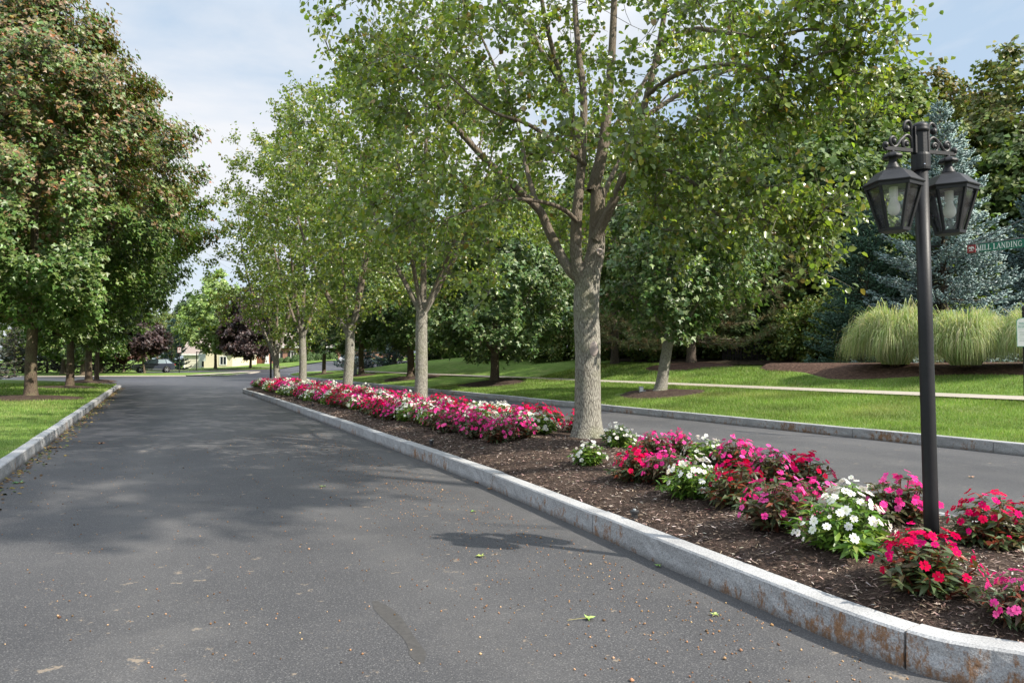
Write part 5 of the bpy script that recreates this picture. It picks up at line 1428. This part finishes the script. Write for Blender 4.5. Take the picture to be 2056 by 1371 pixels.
for px, py, lab in ((1274, 1020, 'black sprinkler head in the mulch in front of the white impatiens'), (866, 884, 'black sprinkler head in the mulch beyond the nearest trunk'), (628, 812, 'small sprinkler head at the far mulch slope')):
    p = G(px, py, .27); z = MZ(p.x, p.y)
    if sp0 is None:
        sp0 = thing('sprinkler_head', lab, 'sprinkler', (p.x, p.y, z), 0, 'sprinkler heads in the mulch')
        MB().lathe([(.028, -.05), (.028, .055), (.038, .058), (.040, .075), (.034, .080), (.001, .081)], 16).build('casing', DARKP, sp0)
        MB().lathe([(.013, .08), (.013, .09), (.001, .091)], 10).build('nozzle', GREYBOX, sp0)
    else: dup(sp0, (p.x, p.y, z), 0, 1, lab)
# dark repair strip in the near lane
pts = [G(a, b, .0016) for a, b in ((752, 1206), (785, 1238), (812, 1268), (832, 1296), (845, 1330))]
pc = catmull([tuple(p) for p in pts], 6)
t_ = unit(np.gradient(pc, axis=0)); nn = np.stack([-t_[:, 1], t_[:, 0], 0*t_[:, 0]], 1)
wd = .042*(1+.25*np.sin(np.arange(len(pc))*.31))*np.clip(np.minimum(np.arange(len(pc))+1.5, len(pc)-np.arange(len(pc)))/4, .3, 1)
V = np.stack([pc+nn*wd[:, None], pc-nn*wd[:, None]], 1).reshape(-1, 3)
k_ = np.arange(len(pc)-1)*2
tag(link_mesh('road_patch', V, [np.stack([k_, k_+1, k_+3, k_+2], 1)], PATCH), kind='structure')

# ------------------------------------------------------------------ bedding flowers
LANCE = (np.array([(0, 0, 0), (.42, .17, .05), (.48, 0, -.01), (.42, -.17, .05), (1, 0, -.16)]), [], [(0, 2, 1), (1, 2, 4), (0, 3, 2), (2, 3, 4)])
def petal_t():
    V, t = [], []
    for k in range(5):
        a = k*2*math.pi/5
        b = len(V)
        for x, y, z in ((.04, 0, 0), (.48, .36, .05), (.92, .30, .02), (.84, 0, .07), (.92, -.30, .02), (.48, -.36, .05)):
            V.append((x*math.cos(a)-y*math.sin(a), x*math.sin(a)+y*math.cos(a), z+(.04 if k % 2 else 0)))
        t += [(b, b+1, b+2), (b, b+2, b+3), (b, b+3, b+4), (b, b+4, b+5)]
    return np.array(V), [], t
PETALS = petal_t()
FLO = {'white': ([(.80, .80, .78), (.86, .86, .84)], [(.10, .19, .025), (.15, .25, .035), (.07, .15, .022), (.20, .27, .05)]),
       'pink': ([(.88, .06, .33), (.90, .12, .40), (.84, .035, .25)], [(.085, .09, .045), (.07, .10, .045), (.11, .075, .045), (.19, .05, .025)]),
       'red': ([(.66, .003, .085), (.60, .003, .055), (.70, .008, .16)], [(.07, .10, .042), (.095, .08, .038), (.08, .11, .048), (.22, .045, .02)])}
def impatiens(rng, kind, nf, label, loc):
    t = thing('impatiens_plant', label, 'flower', loc, 0, 'impatiens bedding plants on the island')
    pet, lea = FLO[kind]
    R0, Hh, ns = .26, .31, 24
    th = np.arange(ns)*2.4+rng.uniform(0, .5, ns); rr = R0*np.sqrt((np.arange(ns)+.5)/ns)*rng.uniform(.85, 1.15, ns)
    tip = np.stack([rr*np.cos(th), rr*np.sin(th), Hh*(1-.55*(rr/R0)**2)*rng.uniform(.82, 1.12, ns)], 1)
    m = MB()
    for p in tip:
        m.tube([(p[0]*.15, p[1]*.15, -.05), (p[0]*.6, p[1]*.6, p[2]*.45), tuple(p)], [.008, .006, .004], 5, caps=False)
    m.build('stem', plain_stem[kind], t)
    PP, NN, DD, SS = [], [], [], []
    for p in tip:
        for f, nl_, ln in ((1.0, 8, .080), (.74, 7, .098), (.5, 7, .105), (.28, 6, .10)):
            c = np.array([p[0]*(.2+.8*f), p[1]*(.2+.8*f), p[2]*f])
            a0 = rng.uniform(0, 6.28)
            for k in range(nl_):
                a = a0+k*6.283/nl_+rng.normal(0, .2)
                d = np.array([math.cos(a), math.sin(a), rng.uniform(.0, .75)*(1 if f == 1 else .4)])+np.array([p[0], p[1], 0])*1.2
                PP.append(c); DD.append(d); NN.append(np.array([0, 0, 1.])+.35*rng.normal(0, 1, 3)); SS.append(ln*rng.uniform(.7, 1.2))
    PP, NN, DD, SS = map(np.array, (PP, NN, DD, SS))
    V, Fs, kk = leaves_np(PP, NN, unit(DD), SS, LANCE)
    link_mesh('foliage', V, Fs, PLANTLEAF, t, np.repeat(colours(rng, len(PP), lea, [.32, .3, .24, .14], .25), kk, 0))
    ft = rng.uniform(0, 6.28, nf); fu = rng.uniform(0, 1, nf)**.55
    Pf = np.stack([R0*1.12*fu*np.cos(ft), R0*1.12*fu*np.sin(ft), Hh*(1.08-.75*fu**2.2)+rng.uniform(-.02, .06, nf)], 1)
    Nf = unit(np.stack([fu*np.cos(ft), fu*np.sin(ft), .75-.3*fu], 1)+rng.normal(0, .22, (nf, 3)))
    sz = np.where(rng.uniform(0, 1, nf) < .16, rng.uniform(.012, .02, nf), rng.uniform(.023, .034, nf))
    V, Fs, kk = leaves_np(Pf, Nf, rng.normal(0, 1, (nf, 3)), sz, PETALS, rng.uniform(-2.6, 4.2, nf))
    cp = np.repeat(colours(rng, nf, pet, None, .14, .05), kk, 0)
    cp *= rng.uniform(.92, 1.1, (nf*5, 1)).repeat(6, 0)                # each petal its own tone
    cp[0::6] *= np.array([.75, .6, .7]) if kind != 'white' else np.array([.8, .82, .55])
    link_mesh('blossoms', V, Fs, PETAL, t, np.clip(cp, 0, .9))
    return t
plain_stem = {'white': plain('green stem', (.10, .16, .04), .6), 'pink': plain('reddish stem', (.13, .04, .025), .6), 'red': plain('dark red stem', (.15, .03, .02), .6)}
near = [(1182, 928, 'white', .72, 'small white impatiens at the foot of the nearest trunk, mulch side'), (1243, 897, 'white', .85, 'small white impatiens just right of the nearest trunk, road side'),
        (1278, 958, 'red', .92, 'rose-red impatiens first right of the nearest trunk along the mulch'), (1340, 968, 'pink', .95, 'pink impatiens left of the white one by the sprinkler head'),
        (1312, 915, 'pink', .85, 'pink impatiens behind the first rose-red one right of the trunk'), (1362, 912, 'pink', .9, 'pink impatiens standing tallest behind the other two pinks'),
        (1418, 928, 'white', .95, 'white impatiens in the back row before the right lane'), (1393, 990, 'white', 1.0, 'full white impatiens at the mulch edge above the sprinkler head'),
        (1478, 935, 'pink', 1.0, 'pink impatiens in the back row, next right of the white back-row one'), (1480, 1008, 'red', 1.0, 'rose-red impatiens right of the full white one at the mulch edge'),
        (1545, 965, 'pink', .95, 'pink impatiens with dark leaves in the middle of the back row'), (1615, 965, 'red', 1.0, 'rose-red impatiens at the right end of the back row'),
        (1560, 1048, 'pink', 1.0, 'big pink impatiens leaning over the mulch left of the bright white one'), (1632, 1035, 'pink', .85, 'pink impatiens tucked between the big pink and bright white ones'),
        (1690, 1085, 'white', 1.08, 'bright white impatiens with lime leaves nearest the lamp post'), (1712, 1035, 'white', .85, 'white impatiens behind the bright lime-leaved one'),
        (1808, 1045, 'pink', .95, 'pink impatiens touching the lamp post on its left'), (1862, 1152, 'red', .95, 'large rose-red impatiens in front of the lamp post'),
        (1985, 1092, 'red', 1.0, 'rose-red impatiens right of the lamp post'), (2062, 1088, 'red', .95, 'rose-red impatiens cut by the right edge of the photo'),
        (2056, 1205, 'pink', .75, 'pink impatiens with orange leaves in the lower right corner')]
rk = np.random.default_rng(201)
protos = {}
def put_flower(kind, x, y, sc, label, var):
    z = MZ(x, y)-.02
    key = (kind, var)
    if key not in protos:
        protos[key] = impatiens(rk, kind, {0: 46, 1: 54, 2: 62, 3: 56, 4: 66}[var], label, (x, y, z))
        protos[key].scale = (sc,)*3
        return protos[key]
    return dup(protos[key], (x, y, z), rk.uniform(0, 6.28), (sc*rk.uniform(.95, 1.05), sc*rk.uniform(.95, 1.05), sc*rk.uniform(.9, 1.1)), label)
for k, (px, py, kind, sc, lab) in enumerate(near):
    p = G(px, py, .33)
    put_flower(kind, p.x, p.y, sc*(1.06 if k > 1 else 1.15)*(.9 if px > 1900 else 1), lab, k % 3)
ORD = 'first second third fourth fifth sixth seventh eighth ninth tenth eleventh twelfth thirteenth fourteenth'.split()
TRN = ['nearest', 'second', 'third', 'fourth', 'farthest']
ts = [12.75, 20.7, 28.4, 36.8, 44.2]
ROWN = ['mulch-edge row', 'second row', 'third row', 'row beside the right lane']
cnt = {}
for row, d in enumerate((-1.45, -.92, -.36, .22)):
    s = 13.05+.17*row
    while s < 43.8:
        step = .60 if s < 24 else .68
        dd = d+rk.uniform(-.1, .1)+(.25 if s > 38 else 0)*(1 if row == 0 else 0)
        ss = s+rk.uniform(-.1, .1)
        s += step
        if any(math.hypot(ss-tt, dd) < .38 for tt in ts): continue
        if not inside_island(ss, dd, .25): continue
        x, y = P(ss, dd)[:2]
        band = math.sin(ss*1.25+row*1.9)+rk.normal(0, .75)
        kind = 'white' if band > .28 else ('pink' if band > -.50 else 'red')
        if row == 0 and ss < 15.5: kind = 'pink'
        seg = max(k for k in range(5) if ss >= ts[k]-.6)
        key = (kind, row, seg); cnt[key] = cnt.get(key, 0)+1
        nm = {'white': 'white-flowered', 'pink': 'pink-flowered', 'red': 'rose-red'}[kind]
        put_flower(kind, x, y, rk.uniform(.98, 1.16)*(1.0 if ss < 25 else 1.08), f'{nm} impatiens, {ORD[cnt[key]-1]} such past the {TRN[seg]} island trunk in the {ROWN[row]}', int(rk.integers(2, 5)))

# ------------------------------------------------------------------ loose small things on the ground
def maple_leaf(name, label, px, py, col, size, rz, stem=.0, grp='fallen leaves on the near lane'):
    p = G(px, py, .006)
    t = thing(name, label, 'leaf', p, rz, grp)
    out = []
    for k, (a, r) in enumerate([(-150, .45), (-125, .28), (-100, .80), (-78, .42), (-55, .85), (-28, .45), (0, 1.0), (28, .45), (55, .85), (78, .42), (100, .80), (125, .28), (150, .45), (180, .12)]):
        out.append((r*size*math.cos(R(a)), r*size*math.sin(R(a)), size*.22*math.sin(k*2.1)*r+.01))
    m = MB().add([(0, 0, .004)]+out, t=[(0, k+1, (k+1) % 14+1) for k in range(14)])
    m.build('blade', plain('fallen leaf', col, .6, noise=.25, nscale=40), t)
    MB().tube([(-size*.1, 0, .006), (-size*.7, .02*size, .008), (-size*(.9+stem), .12*size, .004)], [.0022, .002, .0016], 5).build('stalk', plain('leaf stalk', (.22, .2, .07), .7), t)
    return t
maple_leaf('fallen_leaf', 'yellow-green maple leaf lying flat on the sunlit near lane', 965, 1117, (.30, .36, .09), .050, 2.0, .3)
maple_leaf('fallen_leaf', 'green maple leaf with a long stalk on the near lane', 1180, 1242, (.26, .38, .09), .050, .3, 1.6)
maple_leaf('fallen_leaf', 'small pale green leaf nearest the kerb crack', 1435, 1235, (.33, .42, .12), .036, 1.0)
maple_leaf('fallen_leaf', 'small green leaf at the edge of the big tree shadow', 950, 1027, (.14, .28, .04), .036, 3.0)
maple_leaf('fallen_leaf', 'dull green leaf inside the big tree shadow', 648, 977, (.14, .2, .07), .06, 2.0)
maple_leaf('fallen_leaf', 'green leaf lying against the island kerb', 1322, 1136, (.2, .34, .07), .036, 4.0)
maple_leaf('fallen_leaf', 'orange-brown leaf by the island kerb, nearer the trunk', 957, 969, (.36, .12, .03), .055, .6)
maple_leaf('fallen_leaf', 'brown leaf by the island kerb just nearer than the orange one', 983, 982, (.30, .15, .06), .05, 1.7)
maple_leaf('fallen_leaf', 'large green leaf beside the left kerb', 38, 969, (.08, .2, .06), .10, 2.6)
maple_leaf('fallen_leaf', 'brown curled leaf in the left lane near the paving joint', 200, 890, (.18, .08, .03), .11, .5)
maple_leaf('fallen_leaf', 'dry tan leaf on the right lane', 1950, 958, (.42, .24, .14), .055, .2, 0, 'fallen leaves on the near lane')
PINKP = plain('dropped petals', (.7, .03, .22), .6)
for px, py, lab in ((1421, 1027, 'dropped pink blossom on the mulch beside the sprinkler'), (1487, 1031, 'dropped pink blossom right of the other one'), (1880, 1175, 'dropped rose-red blossom below the large red plant'), (1176, 974, 'tiny dropped blossom on the mulch below the small white plant')):
    p = G(px, py, .27)
    f = thing('fallen_blossom', lab, 'blossom', (p.x, p.y, MZ(p.x, p.y)+.012), px, 'dropped blossoms on the mulch')
    V, Fs, kk = leaves_np(np.zeros((1, 3)), np.array([[.3, 0, 1.]]), np.array([[1., 0, 0]]), np.array([.035]), PETALS)
    link_mesh('petals', V, Fs, PINKP, f)

def chips_np(n, Pn, L, W, T, rng, flat=.25):
    a = rng.uniform(0, 6.28, n)
    D = np.stack([np.cos(a), np.sin(a), rng.normal(0, flat, n)], 1); D = unit(D)
    B = unit(np.cross(D, np.array([0, 0, 1.])+rng.normal(0, .3, (n, 3)))); N = np.cross(B, D)
    L, W, T = L[:, None], W[:, None], T[:, None]
    V = np.stack([Pn-D*L/2-B*W/2, Pn-D*L/2+B*W/2, Pn+D*L/2+B*W/3, Pn+D*L/2-B*W/3, Pn-D*L*.1+N*T], 1)
    f = np.array([(0, 1, 4), (1, 2, 4), (2, 3, 4), (3, 0, 4)])
    return V.reshape(-1, 3), (f[None]+(np.arange(n)*5)[:, None, None]).reshape(-1, 3)
def in_poly(x, y, poly):
    c = np.zeros(len(x), bool)
    X, Y = poly[:, 0], poly[:, 1]; X2, Y2 = np.roll(X, -1), np.roll(Y, -1)
    for k in range(len(X)):
        hit = ((Y[k] > y) != (Y2[k] > y)) & (x < (X2[k]-X[k])*(y-Y[k])/(Y2[k]-Y[k]+1e-12)+X[k])
        c ^= hit
    return c
rk = np.random.default_rng(301)
n = 125000
s_ = 3.9+30*rk.uniform(0, 1, n)**2.6; d_ = rk.uniform(-2.8, 1.6, n)
XY = sd2w(np.stack([s_, d_], 1))
ok = in_poly(XY[:, 0], XY[:, 1], INN_D[::3]) & ((d_ < -.3) | (s_ < 12))
XY = XY[ok]; s_ = s_[ok]; n = len(XY)
ed = np.full(n, 9.)
for k in range(0, len(INN_D), 2):
    ed = np.minimum(ed, np.hypot(XY[:, 0]-INN_D[k, 0], XY[:, 1]-INN_D[k, 1]))
zc = .155+.185*(1-np.exp(-ed/.5))+rk.uniform(0, .014, n)
L = rk.uniform(.010, .042, n)*(1+.04*(s_-4)); Wd = L*rk.uniform(.10, .28, n)
V, F = chips_np(n, np.stack([XY[:, 0], XY[:, 1], zc], 1), L, Wd, Wd*.5, rk, .22)
col = colours(rk, n, [(.055, .036, .028), (.09, .062, .048), (.16, .112, .086), (.27, .20, .16), (.42, .35, .30)], [.24, .28, .24, .16, .08], .3)
tag(link_mesh('mulch_chips', V, [F], CHIP, None, np.repeat(col, 5, 0)), kind='stuff')

# crumbs and dropped fruit on the lane, thickest along the island kerb
n = 3600
s_ = 3+16*rk.uniform(0, 1, n)**1.5
d_ = np.where(rk.uniform(0, 1, n) < .62, -2.95-abs(rk.normal(0, .75, n)), rk.uniform(-7.6, -2.9, n))
XY = sd2w(np.stack([s_, d_], 1))
ok = ~in_poly(XY[:, 0], XY[:, 1], OUTW[::3]); XY = XY[ok]; n = len(XY)
r_ = rk.uniform(.003, .0075, n)*np.where(rk.uniform(0, 1, n) < .06, 1.7, 1)
V, F = spindles(np.stack([XY[:, 0]-r_, XY[:, 1], r_*.6], 1), np.stack([np.ones(n), rk.normal(0, .8, n), np.zeros(n)], 1), 2.2*r_, r_, rk)
tag(link_mesh('debris', V, [F], CHIP, None, np.repeat(colours(rk, n, [(.30, .17, .09), (.22, .12, .06), (.40, .26, .15), (.12, .07, .04)], None, .2), 6, 0)), kind='stuff')
# leaf crumbs gathered along the left kerb
n = 1500
s_ = -4+56*rk.uniform(0, 1, n); d_ = DL+.03+abs(rk.normal(0, .16, n))
XY = sd2w(np.stack([s_, d_], 1))
L = rk.uniform(.02, .07, n)
V, F = chips_np(n, np.stack([XY[:, 0], XY[:, 1], np.full(n, .008)], 1), L, L*.6, L*.25, rk, .25)
tag(link_mesh('debris', V, [F], CHIP, None, np.repeat(colours(rk, n, [(.16, .10, .05), (.10, .06, .03), (.24, .18, .06), (.07, .09, .03)], None, .3), 5, 0)), kind='stuff')

# ------------------------------------------------------------------ grass blades
def hv(dd, tab):
    return np.interp(dd, [p[0] for p in tab], [p[1] for p in tab])
HRT = [(0, .165), (1, .27), (4.4, .64), (6.45, .68), (9.5, 1.3), (15, 1.9), (25, 2.4), (80, 4.5)]
HLT = [(7.9, .16), (9, .21), (12, .28), (30, .5), (120, .9)]
def blades(name, X, Y, Z, hgt, wid, rng, pal, w):
    n = len(X)
    a = rng.uniform(0, 6.28, n); ln = rng.uniform(.0, .7, n); b = rng.uniform(0, 6.28, n)
    h = hgt*rng.uniform(.55, 1.3, n)
    B = np.stack([X, Y, Z], 1)
    wv = np.stack([np.cos(a), np.sin(a), 0*a], 1)*(wid*rng.uniform(.7, 1.3, n))[:, None]
    T = B+np.stack([h*ln*np.cos(b), h*ln*np.sin(b), h], 1)
    V = np.stack([B-wv, B+wv, T], 1).reshape(-1, 3)
    col = colours(rng, n, pal, w, .22)
    sd_ = (X-6.9)*UD[0]+Y*UD[1]
    cl_ = 1+.07*np.sign(np.sin(sd_*5.2))+.16*np.sin(X*1.9+2*np.sin(Y*1.3))+.12*np.sin(Y*3.1+X*.7)
    dry = np.clip(np.sin(X*.9+1.7*np.sin(Y*.55))*np.sin(Y*.8+1.3*np.sin(X*.6+2))-.35+rng.normal(0, .15, n), 0, 1)[:, None]*.75
    col = col*(1-dry)+dry*np.array([.30, .29, .12])
    return tag(link_mesh(name, V, [np.arange(3*n).reshape(-1, 3)], BLADE, None, np.repeat(np.clip(col*cl_[:, None], .005, .9), 3, 0)), kind='stuff')
GPAL = [(.115, .195, .035), (.16, .25, .052), (.215, .295, .085), (.31, .32, .15)]
n = 420000
d_ = np.where(rk.uniform(0, 1, n) < .68, rk.uniform(DR+.14, 10.95, n), rk.uniform(12.8, 17.5, n))
s_ = -2+40*rk.uniform(0, 1, n)**1.5
x, y = 6.9+US[0]*s_+UD[0]*d_, US[1]*s_+UD[1]*d_
ok = (x < .76*y) & (y > 4)
for (p, r) in ((T6, 1.35), (T7, 1.7), (T8, 1.9), (p_pine, 1.9)):
    ex, ey = x-p.x+.1, y-p.y+.2
    al, pe = ex*US[0]+ey*US[1], ex*UD[0]+ey*UD[1]
    ok &= (al/(r*1.33))**2+(pe/r)**2 > .95
bedlim = 14.3+.35*np.sin(s_*.9)+np.interp(s_, [2, 14, 20, 24, 25.5], [1.6, .8, 0, 1.0, 2.4])
ok &= ~((s_ < 25.5) & (d_ > bedlim-.05))
x, y, s_, d_ = x[ok], y[ok], s_[ok], d_[ok]
flat_ = np.clip((s_-22)/16, 0, 1); flat_ = 1-flat_*flat_*(3-2*flat_)
u_s = (s_+22)/(np.interp(d_, [DR, 7, 8, 10, 14, 30], [79, 82, 84.5, 87, 89, 86])+22)
hz = hv(d_-DR, HRT); hz = hz-np.where(d_ > 15.5, np.maximum(0, hz-(1.24+.012*(d_-15.5)))*flat_, 0)
z = hz+.03*np.sin(d_*.9+u_s*31)*((d_ > DR+1) & (d_ < 10.5))-.012
k_ = np.clip(y/14, .8, 3)
blades('grass', x, y, z, .065*np.sqrt(k_), .0050*k_, rk, GPAL, [.3, .36, .25, .09])
n = 120000
s_ = -2+54*rk.uniform(0, 1, n)**1.3; d_ = -8.0-14*rk.uniform(0, 1, n)**1.4
x, y = 6.9+US[0]*s_+UD[0]*d_, US[1]*s_+UD[1]*d_
ok = (x > -.75*y) & (y > 4)
for (p, r) in ((M1, 1.75), (M2, 1.6), (M3, 1.5), (M4, 1.3)):
    ok &= np.hypot(x-p.x, y-p.y) > r*.97
x, y, d_ = x[ok], y[ok], d_[ok]
z = hv(-d_, HLT)-.012
k_ = np.clip(y/14, .8, 3)
blades('grass', x, y, z, .065*np.sqrt(k_), .0055*k_, rk, GPAL, [.3, .38, .25, .07])
